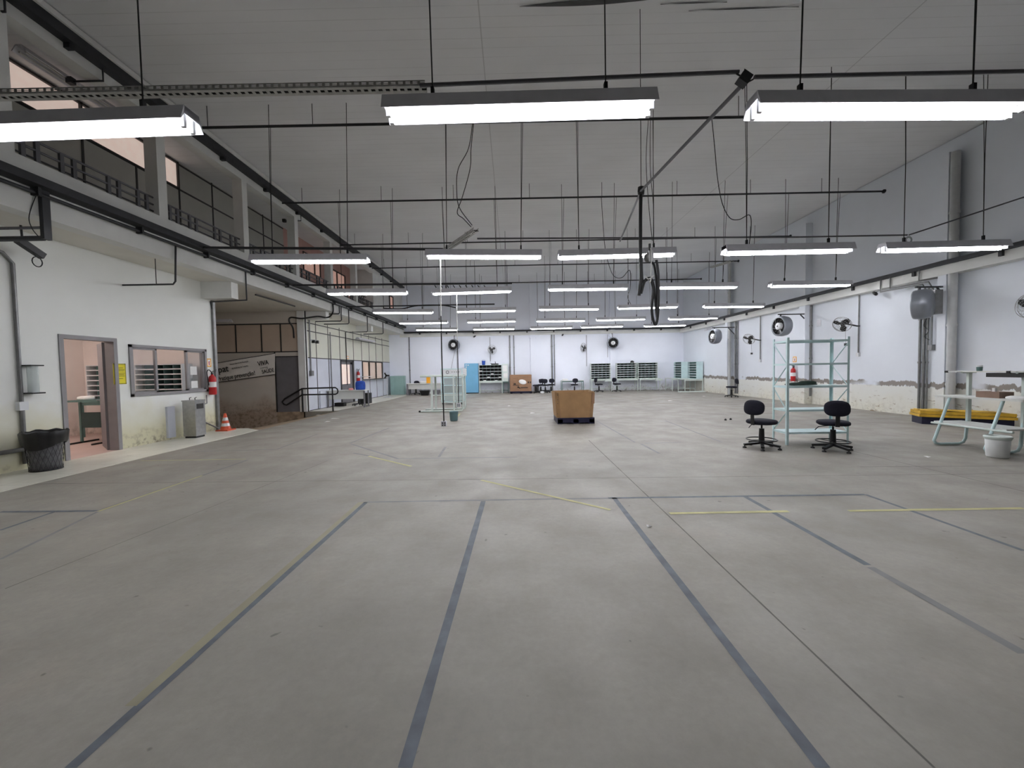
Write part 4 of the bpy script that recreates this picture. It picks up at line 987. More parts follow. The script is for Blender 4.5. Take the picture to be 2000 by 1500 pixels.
ta = frame_table('mint table under the front sideways sorting case in the corner', (10.72, 23.4, 0), 0, 1.1, 1.0, .76)
k = mb('mint').box(-.75, .75, -.12, .12, 0, .06); tag(k.build('floor_plank', None, (11.0 - .5, 22.75, 0)), 'pale plank on the floor before the corner tables', 'plank')


# ------------------------------------------------------------------ fans
def drum_fan(lab, loc, ax, r_=.37, dep=.34, cord=True):
    t = thing('drum_fan', lab, 'fan', loc, 0, 'large drum fans'); a_ = Vector(ax).normalized()
    mb('fanbody').lathe([(r_ - .06, dep / 2 - .01), (r_ - .01, dep / 2), (r_, dep / 2 - .03), (r_ + .01, 0), (r_ - .02, -dep / 2 + .03), (r_ - .08, -dep / 2), (.1, -dep / 2 - .02), (0, -dep / 2 - .02)], (0, 0, 0), a_, 28).build('shell', t)
    mb('blackp').lathe([(r_ - .06, dep / 2 - .01), (r_ - .08, dep / 2 - .12), (0, dep / 2 - .12)], (0, 0, 0), a_, 28).build('inner_drum', t)
    mb('white').lathe([(.13, dep / 2 - .1), (.13, dep / 2 + .01), (.115, dep / 2 + .02), (0, dep / 2 + .02)], (0, 0, 0), a_, 22).build('hub_disc', t)
    mb('strip').lathe([(.025, dep / 2 + .02), (.025, dep / 2 + .03), (0, dep / 2 + .03)], (0, 0, 0), a_, 10).build('hub_screw', t)
    u_ = a_.cross(Vector((0, 0, 1))).normalized(); w_ = Vector((0, 0, 1))
    k = mb('steel')
    for i in range(10):
        t_ = i / 10 * 6.283; k.tube([a_ * (dep / 2 + .0) + (u_ * math.cos(t_) + w_ * math.sin(t_)) * .15, a_ * (dep / 2) + (u_ * math.cos(t_ + .5) + w_ * math.sin(t_ + .5)) * (r_ - .03)], .003, 4)
    k.build('guard_ribs', t)
    return t


for px, py, lab in ((887, 674, 'drum fan on the end wall above the mint frame'), (1197, 670, 'drum fan on the end wall above the sorting cases')):
    p = at(px, py, Y=25.25); f_ = drum_fan(lab, p, (-.35 if px < 1000 else -.12, -1, 0))
    mb('darksteel').tube([(0, .1, .3), (0, .1, .62), (0, .42, .62)], .02, 6).build('bracket', f_)
    mb('galv').tube([(.1, .3, -.3), (.1, .38, -1.5)] if px < 1000 else [(-.25, .38, .6), (-.25, .38, -.9)], .012, 6).build('hose', f_)
    if px < 1000: mb('galv').tube([(.02, .2, -.3), (-.15, .36, -.9), (-.28, .38, -1.5)], .01, 6).build('hose', f_)
for px, py, X_, ax, lab in ((1397, 657, 10.25, (-1, -.03, 0), 'drum fan on the right wall farthest from the camera'), (1528, 637, 10.2, (-1, -.03, 0), 'drum fan on the right wall behind the blue rack'), (1803, 594, 10.5, (-.55, .84, 0), 'grey drum fan on the right wall nearest the camera, seen from its side')):
    p = at(px, py, X=X_); f_ = drum_fan(lab, p, ax)
    dx = XR - X_
    mb('darksteel').bar((-.1, .1, .45), (dx - .02, .1, .45), .04, .04).bar((0, .1, .36), (0, .1, .45), .04, .04).bar((dx - .4, .1, .43), (dx - .03, .1, .05), .03, .03).box(dx - .06, dx - .01, .06, .14, -.1, .5).build('bracket', f_)
    if px < 1800: mb('galv').tube([(dx - .05, .1, .1), (dx - .05, .1, -1.3)], .018, 6).build('conduit', f_)
    else:
        mb('galv').box(.28, .48, -.02, .3, -.25, .36).build('side_housing', f_)


def wall_fan(lab, loc, ax, wallv, r_=.3):
    """loc: centre of the cage; wallv: vector from there to the wall"""
    t = thing('wall_fan', lab, 'fan', loc, 0, 'propeller wall fans'); a_ = Vector(ax).normalized(); wv = Vector(wallv)
    u_ = a_.cross(Vector((0, 0, 1))).normalized(); w_ = u_.cross(a_)
    k = mb('steel')
    for (rr, h_) in ((r_, 0), (r_ * .97, .05), (r_ * .7, .09), (r_ * .45, .1), (r_ * .2, .105), (r_ * .7, -.08), (r_ * .4, -.1)):
        k.tube([a_ * h_ + (u_ * math.cos(i / 24 * 6.283) + w_ * math.sin(i / 24 * 6.283)) * rr for i in range(24)], .007 if rr > .2 else .0035, 4, True)
    for i in range(16):
        t_ = i / 16 * 6.283; d_ = u_ * math.cos(t_) + w_ * math.sin(t_); k.tube([a_ * .105 + d_ * .05, a_ * .09 + d_ * r_ * .7, d_ * r_, a_ * -.08 + d_ * r_ * .7, a_ * -.1 + d_ * .06], .0022, 3)
    k.build('cage', t)
    for i in range(3):
        t_ = i * 2.094 + .4; d_ = u_ * math.cos(t_) + w_ * math.sin(t_); e_ = d_.cross(a_)
        vs = [d_ * .03 - e_ * .03 - a_ * .01, d_ * .03 + e_ * .03 + a_ * .01, d_ * .15 + e_ * .1 + a_ * .03, d_ * .24 + e_ * .07 + a_ * .025, d_ * .25 - e_ * .02, d_ * .14 - e_ * .07 - a_ * .02]
        mb('blackp').add(vs + [v_ + a_ * .006 for v_ in vs], [(0, 1, 2, 3, 4, 5), (11, 10, 9, 8, 7, 6)] + [(i_, (i_ + 1) % 6, 6 + (i_ + 1) % 6, 6 + i_) for i_ in range(6)]).build('blade', t)
    mb('blackp').lathe([(0, .05), (.04, .04), (.05, -.02), (.075, -.05), (.075, -.17), (.04, -.2), (0, -.2)], (0, 0, 0), a_, 14).build('motor', t)
    b0 = a_ * -.15
    mb('blackp').tube([b0, b0 * 1.2 + Vector((0, 0, -.06)), wv * .85 + Vector((0, 0, -.06)), wv + Vector((0, 0, -.06))], .025, 7).build('arm', t)
    return t


p = at(961, 683, Y=25.2); f_ = wall_fan('propeller fan on the end wall left of the printed carton', p, (.5, -1, .1), (-.15, .48, 0)); mb('galv').tube([(-.15, .46, .85), (-.15, .46, -.75)], .018, 6).build('conduit', f_)
p = at(1140, 679, Y=25.2); f_ = wall_fan('propeller fan on the end wall left of the sorting cases', p, (-1, -.4, 0), (.27, .48, 0)); mb('galv').tube([(.27, .46, .85), (.27, .46, -1.2)], .018, 6).build('conduit', f_)
for px, py, X_, lab in ((1463, 662, 10.75, 'propeller fan on the right wall between the two drum fans'), (1645, 633, 10.7, 'propeller fan on the right wall beside the blue rack'), (2012, 597, 10.9, 'propeller fan on the right wall at the edge of view')):
    p = at(px, py, X=X_); f_ = wall_fan(lab, p, (-.8, -.45, -.5) if px < 1900 else (-1, .2, 0), (XR - X_, .1, 0), .25)
    dx = XR - X_
    mb('galv').tube([(dx - .03, .1, 1.35 if px < 1600 else 1.0), (dx - .03, .1, -.95)], .022, 7).build('conduit', f_)
    mb('white').box(dx - .07, dx - .0, .05, .15, -1.05, -.93).build('switch_box', f_)
    mb('black').tube([(.1, 0, -.1), (.12, 0, -.62)], .004, 4).build('pull_cord', f_); mb('blackp').box(.09, .15, -.03, .03, -.7, -.62).build('pull_box', f_)


# ------------------------------------------------------------------ pipes on end and right walls
def vpipe(px, z0, z1, r_, lab, Y_=YE - .05, X_=None, py=700, mk='galv'):
    p = at(px, py, Y=Y_) if X_ is None else at(px, py, X=X_)
    k = mb(mk).tube([(p.x, p.y, z0), (p.x, p.y, z1)], r_, 8)
    for z in (z0 + (z1 - z0) * .4, z0 + (z1 - z0) * .75): k.tube([(p.x, p.y, z), (p.x, p.y, z + .05)], r_ * 1.35, 8)
    return tag(k.build('wall_pipe'), lab, 'pipe', 'vertical wall pipes')


vpipe(800, 0, 3.9, .03, 'thin dark pipe at the left of the end wall', mk='pipe')
vpipe(996, .1, 3.9, .045, 'grey pipe on the end wall behind the printed carton'); vpipe(1004, .1, 3.9, .03, 'thinner grey pipe right of the pipe behind the printed carton')
vpipe(1078, .1, 3.9, .05, 'grey pipe on the end wall behind the chair cluster'); vpipe(1083, .4, 3.9, .03, 'thinner grey pipe right of the pipe behind the chair cluster')
vpipe(1353, .1, 3.8, .045, 'grey pipe in the far right corner')
vpipe(1436, .1, 3.75, .035, 'left grey pipe of the pair beyond the far drum fan', X_=XR - .05); vpipe(1440, .1, 3.75, .035, 'right grey pipe of the pair beyond the far drum fan', X_=XR - .05)
vpipe(1577, .3, 3.8, .04, 'left grey pipe of the pair behind the blue rack', X_=XR - .05); vpipe(1583, .3, 3.8, .04, 'right grey pipe of the pair behind the blue rack', X_=XR - .05)
vpipe(1796, .12, 3.5, .03, 'left grey pipe under the near drum fan', X_=XR - .05); vpipe(1804, .12, 3.5, .032, 'middle grey pipe under the near drum fan', X_=XR - .05); vpipe(1811, .12, 3.5, .022, 'right grey pipe under the near drum fan', X_=XR - .05)
p = at(1797, 700, X=XR - .05); tag(mb('brick').box(XR - .12, XR, p.y - .1, p.y + .12, .0, .14).build('pipe_plinth'), 'small reddish block at the foot of the near pipes', 'block')
k = mb('galv')
for y0, y1, z in ((11.7, 10.7, 3.62), (11.4, 10.55, 3.66), (10.6, 10.2, 3.7)): k.tube([(XR - .31, y0, 3.98), (XR - .31, y0, z), (XR - .1, y1, z), (XR - .06, y1 - .1, z - .25)], .02, 7)
tag(k.build('bent_conduits'), 'bent grey conduits dropping from the right tray to the near drum fan', 'conduit')
p = at(1821, 600, X=XR - .05)
k = mb('galv').tube([(p.x, p.y, 3.4), (p.x, p.y, 1.95)], .018, 6); k.box(XR - .1, XR, p.y - .05, p.y + .05, 1.82, 1.97); k.m('black').tube(smooth_path([(p.x - .03, p.y + .1, 2.7), (p.x - .03, p.y + .18, 2.5), (p.x - .03, p.y + .05, 2.35), (p.x - .03, p.y + .15, 2.2), (p.x - .03, p.y + .03, 2.1)], 5), .007, 5)
tag(k.build('switch_conduit'), 'thin conduit with a switch beside the nearest pilaster', 'conduit')
e2 = dup(e1, (at(1549, 735, X=XR - .12).x, at(1549, 735, X=XR - .12).y, .84), math.pi + .5, 'red fire extinguisher on the right wall seen through the blue rack')
p = at(1552, 702, X=XR - .01); wall_sign('fire extinguisher sign on the right wall seen through the blue rack', (XR - .005, p.y, p.z), 'x-', .2, .22)
p = at(1600, 631, X=XR); tag(mb('lampbody').box(XR - .02, XR, p.y - .09, p.y + .09, p.z - .12, p.z + .12).build('wall_plate'), 'small grey plate high on the right wall behind the blue rack', 'plate')


def small_camera(lab, p, wv):
    t = thing('security_camera', lab, 'camera', p)
    mb('blackp').lathe([(0, .1), (.045, .1), (.05, 0), (.04, -.1), (0, -.1)], (0, 0, 0), (-.4, -.8, -.4), 12).build('body', t)
    mb('white').tube([Vector((0, 0, .03)), Vector(wv)], .02, 6).build('arm', t)


small_camera('small camera under the ledge above the blue pail', at(927, 657, Y=YE - .25), (-.05, .2, .12)); small_camera('small camera under the ledge right of mid end wall', at(1099, 654, Y=YE - .25), (-.05, .2, .12))
small_camera('small camera under the ledge on the right wall over the rack', at(1709, 573, X=XR - .3), (.25, 0, .15))
k = mb('lampbody').add([(-.2, -.1, 0), (.2, -.1, .05), (.2, .15, .05), (-.2, .15, 0), (-.15, -.1, .12), (.15, -.1, .16), (.15, .15, .16), (-.15, .15, .12)], [(0, 1, 2, 3), (7, 6, 5, 4), (0, 4, 5, 1), (1, 5, 6, 2), (2, 6, 7, 3), (3, 7, 4, 0)])
tag(k.build('flood_light', None, at(1384, 646, X=XR - .2)), 'grey flood lamp on the right wall by the far drum fan', 'lamp')
k = mb('lampbody').lathe([(0, 0), (.1, .02), (.11, .08), (.02, .12), (0, .12)], (0, 0, 0), (-.4, -.8, -.4), 12); tag(k.build('flood_light', None, at(1351, 665, Y=YE - .1)), 'small round lamp on the pipe in the far right corner', 'lamp')

# ------------------------------------------------------------------ blue steel rack
rk = thing('steel_rack', 'pale blue open steel rack between the two stools', 'rack', (5.67, 7.4, 0), -.03)
hw, hd = .565, .21; zs = (.24, .66, 1.1, 1.52, 1.95)
for sx in (-1, 1):
    for sy in (-1, 1):
        k = mb('aqua'); x0, x1 = sorted((sx * hw, sx * (hw - .04))); y0, y1 = sorted((sy * hd, sy * (hd - .003)))
        k.box(x0, x1, y0, y1, 0, 2.0); x0, x1 = sorted((sx * hw, sx * (hw - .003))); y0, y1 = sorted((sy * hd, sy * (hd - .04))); k.box(x0, x1, y0, y1, 0, 2.0); k.build('post', rk)
for z in zs:
    mb('aqua').box(-hw + .005, hw - .005, -hd + .005, hd - .005, z - .003, z).box(-hw + .005, hw - .005, -hd + .004, -hd + .007, z - .035, z).box(-hw + .005, hw - .005, hd - .007, hd - .004, z - .035, z).box(-hw + .004, -hw + .007, -hd, hd, z - .035, z).box(hw - .007, hw - .004, -hd, hd, z - .035, z).build('shelf', rk)
for sx in (-1, 1):
    for i in range(4):
        a_, b_ = (hd - .01, -hd + .01) if i % 2 == 1 else (-hd + .01, hd - .01)
        if sx > 0: a_, b_ = b_, a_
        mb('aqua').bar((sx * (hw - .008), a_, zs[3 - i] - .02 if i < 4 else 0, ), (sx * (hw - .008), b_, zs[4 - i] - .04), .004, .02, (1, 0, 0)).build('brace', rk)
k = mb('greencloth').pad((0, 0, .025), .6, .22, .03, None, 2.2, 18, 0, .02); k.pad((.12, 0, .055), .34, .16, .03, None, 2.2, 14, 0, .015); tag(k.build('folded_cloth', None, (5.5, 7.4, 1.1)), 'dark green folded cloth on the middle shelf of the blue rack', 'cloth')

# ------------------------------------------------------------------ workbench at the right with bucket
wb = thing('tubular_workbench', 'pale tubular steel workbench with three shelves at the right edge', 'workbench', (0, 0, 0))
for y in (6.98, 6.22):
    mb('aqua').tube([(7.87, y, .86), (7.62, y, .14)] + [(7.6, y, .09), (7.63, y, .04), (7.70, y, .025), (8.05, y, .025), (8.13, y, .05), (8.17, y, .12), (8.2, y, .5)], .022, 8).build('leg', wb)
    mb('mint').box(8.18, 8.24, y - .02, y + .02, .4, 1.3).build('upright', wb)
    mb('mint').tube([(8.05, y - .02, 1.31), (8.3, y - .02, 1.31)], .02, 6).build('arm', wb)
mb('deskwhite').box(7.83, 8.3, 5.95, 7.2, .86, .89).build('table_top', wb)
mb('deskwhite').box(7.72, 8.22, 6.05, 7.1, .40, .425).build('lower_shelf', wb)
mb('mint').tube([(7.70, 5.95, .39), (7.70, 7.12, .39)], .02, 6).build('rail', wb)
mb('deskwhite').box(8.05, 8.3, 5.9, 7.2, 1.31, 1.33).build('top_shelf', wb)
for y in (6.3, 7.2): mb('blackp').box(8.03, 8.06, y - .02, y + .02, 1.3, 1.335).build('end_cap', wb)
mb('strip').box(8.07, 8.28, 6.05, 6.62, 1.23, 1.3).build('slide_tray', wb)
k = mb('teal').lathe([(0, 0), (.035, 0), (.04, .07)], seg=12); k.m('white').lathe([(.036, .07), (.04, .1), (.0, .1)], seg=12); tag(k.build('small_pot', None, (8.15, 6.78, 1.33)), 'small green and white pot on the top shelf of the workbench', 'pot')
k = mb('brick').box(-.12, .12, -.16, .16, 0, .1); k.m('paper').box(-.02, .02, -.02, .02, .1, .16); tag(k.build('brown_carton', None, (8.05, 6.48, .89)), 'small brown carton on the workbench top', 'carton')
k = mb('paper').pad((0, 0, .02), .2, .28, .04, None, 2.2, 14); tag(k.build('paper_heap', None, (7.98, 6.12, .89)), 'white papers on the workbench top by the upright', 'papers')
k = mb('aqua').box(7.84, 7.9, 6.0, 6.1, .84, .86)
tu = thing('plastic_tub', 'milky round plastic tub on the floor before the workbench', 'tub', (7.55, 6.02, 0))
mb('tub').lathe([(0, 0), (.112, 0), (.12, .02), (.135, .31), (.13, .31), (.115, .03), (0, .03)], seg=28).build('body', tu)
mb('mint').lathe([(.135, .28), (.15, .31), (.15, .33), (.135, .34), (.133, .31)], seg=28).build('rim', tu)

# yellow-topped pallet by the right wall
def quadprism(mk, z0, z1, g=0.0):
    pts = [(9.95 - g, 9.42), (11.12, 8.58 - g), (11.2, 9.1), (10.15, 9.85 + g)]
    return mb(mk).prism(pts, z0, z1)
yp = thing('yellow_stack', 'yellow plastic sheets stacked on a dark pallet by the right wall', 'stack', (0, 0, 0))
quadprism('navyp', 0.0, .18).build('dark_pallet', yp)
quadprism('yellow2', .18, .24, .06).build('yellow_sheet', yp); quadprism('strip', .24, .25, .03).build('dark_gap', yp); quadprism('yellow2', .25, .32, .04).build('yellow_sheet', yp)
# ragged folds of the top sheet
vs = []; nx, ny = 24, 8
for i in range(nx + 1):
    for j in range(ny + 1):
        u_, v_ = i / nx, j / ny; x = (9.93 * (1 - u_) + 11.1 * u_) * (1 - v_) + (10.15 * (1 - u_) + 11.18 * u_) * v_; y = (9.42 * (1 - u_) + 8.6 * u_) * (1 - v_) + (9.85 * (1 - u_) + 9.1 * u_) * v_
        vs.append((x, y, .335 + .03 * noise.noise(Vector((x * 5, y * 5, 0)))))
mb('yellow2').add(vs, [(i * (ny + 1) + j, (i + 1) * (ny + 1) + j, (i + 1) * (ny + 1) + j + 1, i * (ny + 1) + j + 1) for i in range(nx) for j in range(ny)], True).build('crumpled_sheet', yp)

# ------------------------------------------------------------------ scraps of paper on the floor
scr = [(655, 818, .3, .05), (995, 793, .14, .05), (1040, 807, .16, .06), (912, 771, .16, .1), (1309, 783, .2, .07), (1375, 774, .14, .05), (1268, 1029, .05, .02), (1811, 893, .06, .04), (1152, 755 + 16, .12, .05), (640, 824, .14, .08), (622, 811, .16, .06)]
for i, (x, y, a_, b_) in enumerate(scr):
    p = at(x, y, Z=0)
    k = mb('paper').add([(-a_ / 2, -b_, .004), (a_ / 2, -b_ * .7, .012), (a_ / 2 * .9, b_, .006), (-a_ / 2 * .8, b_ * .9, .014), (0, 0, .02)], [(0, 1, 4), (1, 2, 4), (2, 3, 4), (3, 0, 4)])
    loc = ['near the handrail post', 'in mid floor left of the carton, farther one', 'just left of the central carton', 'below the blue cupboard', 'in front of the far sorting cases', 'before the far right corner', 'on the taped floor in front', 'on the floor left of the milky tub', 'behind the central carton', 'at the ramp edge, nearer one', 'at the ramp edge, farther one'][i]
    tag(k.build('paper_scrap', None, (p.x, p.y, 0)), 'white paper scrap ' + loc, 'paper', 'paper scraps on the floor')
for i, (x, y, lb) in enumerate([(1417, 821, 'left'), (1427, 820, 'right')]):
    p = at(x, y, Z=0); tag(mb('blackp').lathe([(0, 0), (.03, 0), (.03, .03), (.01, .05), (0, .05)], seg=10).build('chair_foot_cap', None, (p.x, p.y, 0)), 'tiny black cap on the floor left of the rack, %s one' % lb, 'cap')

# ------------------------------------------------------------------ lit fluorescent fixtures
HW = .13
def lamp_proto():
    t = thing('hanging_light', '', 'lamp', (0, 0, 0), 0, 'hanging fluorescent fixtures'); L = 2.46
    pr = [(-HW, -.055), (-.085, .085), (.085, .085), (HW, -.055), (HW - .006, -.055), (.08, .02), (-.08, .02), (-HW + .006, -.055)]
    k = mb('lampbody').add([(x, y, z) for x in (-L / 2, L / 2) for (y, z) in pr[:4]], [(0, 1, 5, 4), (1, 2, 6, 5), (2, 3, 7, 6)])
    k.m('lampin').add([(x, y, z) for x in (-L / 2, L / 2) for (y, z) in pr[4:]], [(0, 1, 5, 4), (1, 2, 6, 5), (2, 3, 7, 6)])
    k.m('lampbody')
    for x in (-L / 2, L / 2): k.add([(x, y, z) for (y, z) in pr], [(0, 7, 4, 3), (0, 1, 6, 7), (3, 4, 5, 2), (1, 2, 5, 6)])
    k.add([(x, y, z) for x in (-L / 2, L / 2) for (y, z) in (pr[0], pr[7], pr[4], pr[3])], [(0, 1, 5, 4), (2, 3, 7, 6)])
    k.build('reflector', t)
    for x in (-L / 2, L / 2): s_ = 1 if x > 0 else -1; mb('lampbody').add([(x, -.08, .08), (x, .08, .08), (x, .09, .01), (x, -.09, .01), (x - s_ * .004, -.08, .08), (x - s_ * .004, .08, .08), (x - s_ * .004, .09, .01), (x - s_ * .004, -.09, .01)], [(0, 1, 2, 3), (7, 6, 5, 4), (2, 6, 7, 3)]).build('end_plate', t)
    for y in (-.05, .05):
        tb_ = mb('tube').tube([(-1.17, y, -.07), (1.17, y, -.07)], .02, 6).build('tube', t)
        for x in (-1.185, 1.185): mb('white').box(x - .02, x + .02, y - .015, y + .015, -.092, .03).build('socket', t)
    return t


rows = [  # Y by row, and the tube ends in the photograph
    ('first', 3.65, [(-138, 262, 366, 244), (766, 224, 1264, 210), (1482, 216, 1978, 214)]),
    ('second', None, [(498, 510, 714, 509), (838, 500, 1052, 501), (1096, 502, 1312, 496), (1420, 493, 1656, 488), (1728, 488, 1957, 482)]),
    ('third', 12.1, [(641, 573, 794, 572), (847, 573, 996, 568), (1073, 565, 1224, 563), (1286, 561, 1437, 560), (1505, 558, 1659, 556)]),
    ('fourth', 16.0, [(730, 610, 844, 610), (893, 608, 1006, 606), (1055, 604, 1168, 603), (1208, 602, 1322, 599), (1376, 599, 1490, 598)]),
    ('fifth', 19.6, [(781, 631, 873, 630), (915, 629, 1005, 627), (1048, 627, 1142, 626), (1166, 625, 1259, 623), (1308, 623, 1400, 621)]),
    ('sixth', 22.9, [(814, 644, 892, 644), (925, 643, 1004, 642), (1038, 642, 1116, 640), (1137, 639, 1215, 637), (1259, 637, 1339, 635)])]
proto = lamp_proto(); used = False
places = ['leftmost', 'second from left', 'middle', 'fourth from left', 'rightmost']
for ri, (rn, Yr, ls) in enumerate(rows):
    for li, (xa, ya, xb, yb) in enumerate(ls):
        Yl = Yr or F * 2.36 / (xb - xa)
        a_ = at(xa, ya, Y=Yl); b_ = at(xb, yb, Y=Yl); c_ = (a_ + b_) / 2 + Vector((0, 0, .04)); tilt = math.atan2(b_.z - a_.z, b_.x - a_.x)
        pl = (['leftmost', 'middle', 'rightmost'] if len(ls) == 3 else places)[li]
        lab = '%s lit twin-tube hanging fixture in the %s row from the camera' % (pl, rn)
        if not used: t = proto; used = True; t.location = c_; t['label'] = lab
        else: t = dup(proto, c_, 0, lab)
        t.rotation_euler = (0, -max(-.02, min(.02, tilt)), 0)
        top = 7.13 - c_.z if ri == 0 or (ri == 1 and li > 2) else 6.65 - c_.z; ty = 0 if ri == 0 or (ri == 1 and li > 2) else (8.3, 11.95, 15.9, 19.5, 23.3)[ri - 1] - c_.y
        for sx in (-.79, .79):
            jx = random.uniform(-.06, .06)
            mb('black' if ri == 0 else 'strip').tube([(sx, 0, .09), (sx + jx * .4, ty * .5 + random.uniform(-.02, .02), top * .5), (sx + jx, ty, top)], .0065 if ri == 0 else .006, 5).build('suspension_cable', t)
            mb('darksteel').box(sx - .015, sx + .015, -.02, .02, .08, .19).build('hook', t)

# conduit pipes near the ceiling with their hangers
for i, (Yp, xl, xr, lab) in enumerate([(8.3, XM + .16, XR - .02, 'nearest'), (11.95, XM + .16, None, 'second'), (15.9, XM + .16, XR - .02, 'third'), (19.5, XM + .16, None, 'fourth'), (23.3, XM + .16, None, 'fifth')]):
    xr = XR
    cp = thing('ceiling_pipe', '%s dark pipe from the camera hung across the hall below the ceiling' % lab, 'pipe', (0, Yp, 6.65), 0, 'pipes hung below the ceiling')
    mb('darksteel').tube([(xl, 0, 0), (xr, 0, 0.03)], .027, 8).build('pipe', cp)
    x = xl + .6
    while x < xr - .2:
        mb('darksteel').tube([(x, 0, .02), (x, 0, .45)], .007, 5).build('hanger_rod', cp); x += 2.1 + .3 * random.random()
    mb('darksteel').tube([(xr - .03, 0, .03), (xr, 0, .03)], .06, 8).build('wall_flange', cp)

# row conduits (straight, just above the fixtures)
def cond(lab, p0, p1, r_=.02, mk='pipe', cat='conduit', name='lamp_conduit'):
    return tag(mb(mk).tube([p0, p1], r_, 8).build(name), lab, cat)


J = at(1453, 155, Y=3.85)
cond('grey conduit above the middle fixture of the first row', at(820, 167, Y=3.85), J + Vector((-.05, 0, .07)), .019)
cond('grey conduit above the rightmost fixture of the first row', J + Vector((.1, 0, .02)), at(2060, 138, Y=3.85), .019)
k = mb('darksteel').obox((0, 0, 0), (.1, .08, .1), Matrix.Rotation(.6, 3, 'Y')); k.tube([(-.1, 0, .07), (-.03, 0, .03)], .008, 5).tube([(.09, 0, .0), (.03, 0, -.03)], .008, 5); tag(k.build('junction_box', None, J), 'dark junction box where three conduits meet near the first row', 'junction box')
Kp = at(1252, 373, Y=6.3); Lp = at(1211, 471, Y=8.6)
cond('grey conduit sloping away from the junction box', J + Vector((0, .05, -.03)), Kp, .02); cond('short grey conduit from the hose joint down to the second row', Kp, Lp, .018)
cond('thin conduit above the middle fixtures of the second row', at(932, 466, Y=8.6), at(1560, 463, Y=8.6), .018)
cond('thin conduit above the right fixtures of the second row', at(1560, 463, Y=8.6), at(1772, 459, Y=8.2), .016)
q1 = at(1775, 459, Y=8.2); q2 = Vector((XR, 7.4, at(2000, 385, Y=7.6).z)); cond('thin conduit rising to the right wall from the second row', q1, (9.9, 7.6, at(2000, 385, Y=7.6).z), .014)
k = mb('black')
for r_ in (.05, .07): k.tube([(r_ * math.cos(i / 14 * 6.283), 0, -.1 + r_ * math.sin(i / 14 * 6.283)) for i in range(14)], .006, 4, True)
tag(k.build('cable_coil', None, q1), 'small cable coil above the rightmost fixture of the second row', 'cable')


def perf_tray(lab, p0, p1, w=.1, h=.05):
    p0 = Vector(p0); p1 = Vector(p1); d = p1 - p0; L = d.length
    t = thing('perforated_tray', lab, 'cable tray', p0); t.rotation_euler = (0, -math.atan2(d.z, math.hypot(d.x, d.y)), math.atan2(d.y, d.x))
    k = mb('tray'); n = int(L / .07); s_ = L / n
    for yy_ in (-w / 2, w / 2):
        y0, y1 = yy_ - .002, yy_ + .002
        k.box(0, L, y0, y1, -h, -h * .66); k.box(0, L, y0, y1, -h * .5, -h * .4); k.box(0, L, y0, y1, -h * .22, 0)
        for i in range(n): k.box(i * s_, i * s_ + .025, y0, y1, -h * .66, -h * .22)
    k.box(0, L, -w / 2, -w / 6, -h - .003, -h); k.box(0, L, w / 6, w / 2, -h - .003, -h)
    for i in range(n): k.box(i * s_, i * s_ + .03, -w / 6, w / 6, -h - .003, -h)
    k.build('rail', t)
    for yy_ in (-.02, .02): mb('black').tube([(0, yy_, -h + .015), (L, yy_, -h + .015)], .009, 5).build('cable', t)
    return t


perf_tray('perforated steel tray crossing above the leftmost first-row fixture', (XM, 3.9, at(400, 180, Y=3.9).z + .03), at(832, 168, Y=3.9) + Vector((0, 0, .02)), .1, .05)
perf_tray('perforated tray angled towards the camera beside the second row', at(868, 487, Y=8.9), at(930, 445, Y=7.4), .1, .06)
perf_tray('short perforated tray at the right above the third row', at(1389, 520, Y=12.4), at(1430, 508, Y=11.6), .1, .05)
cond('dark tray beam from the mezzanine to the second row', (XM + .2, 8.75, 4.33), at(868, 487, Y=8.9), .03, 'darksteel')
cond('dark conduit from the mezzanine along the third row', (XM + .2, 12.3, at(640, 556, Y=12.3).z), at(1000, 553, Y=12.3), .03, 'darksteel')
cond('dark conduit from the mezzanine along the fourth row', (XM + .2, 16.2, at(740, 598, Y=16.2).z), at(966, 594, Y=16.2), .028, 'darksteel')
k = mb('black').tube(smooth_path([at(750, 602, Y=16.1), at(785, 603, Y=16.1), at(815, 597, Y=16.1), at(862, 596, Y=16.1), at(890, 601, Y=16.1)], 6), .025, 6); tag(k.build('sagging_cable'), 'thick black cable sagging along the fourth row', 'cable')
k = mb('black')
for i in range(9): p = at(945 - i * 12, 557, Y=12.3); k.tube([p, p + Vector((.05, 0, -.08))], .014, 5)
tag(k.build('cable_ties'), 'dark cable ties and hooks under the third row conduit', 'cable ties')

# loose cables hanging from the pipes
def cable(lab, pts, r_=.008, name='hanging_cable', mk='black'): return tag(mb(mk).tube(smooth_path(pts, 7), r_, 5).build(name), lab, 'cable', 'loose cables hanging from pipes')
cable('thin black cable loop hanging to the angled tray, left strand', [Vector((-66 / F * 8.3, 8.3, 6.65)), at(915, 290, Y=8.2), at(895, 330, Y=8), at(892, 370, Y=7.9), at(897, 405, Y=7.8), at(922, 440, Y=7.6)])
cable('thin black cable loop hanging to the angled tray, right strand', [Vector((-64 / F * 8.3, 8.3, 6.65)), at(920, 290, Y=8.2), at(918, 330, Y=8), at(903, 385, Y=7.9), at(893, 415, Y=7.8), at(905, 427, Y=7.7), at(920, 443, Y=7.6)])
cable('thin black cable curving down to the fourth second-row fixture', [Vector((390 / F * 8.3, 8.3, 6.65)), at(1396, 290, Y=8.2), at(1401, 345, Y=8), at(1410, 395, Y=7.9), at(1425, 425, Y=7.85), at(1443, 429, Y=7.8), at(1464, 420, Y=7.8), at(1467, 445, Y=7.8), at(1463, 478, Y=7.8)])
cable('thin wire running down beside the black hose', [Vector((269 / F * 8.3, 8.3, 6.65)), at(1262, 310, Y=7.6), at(1267, 400, Y=7.2), at(1274, 470, Y=6.7)], .006)
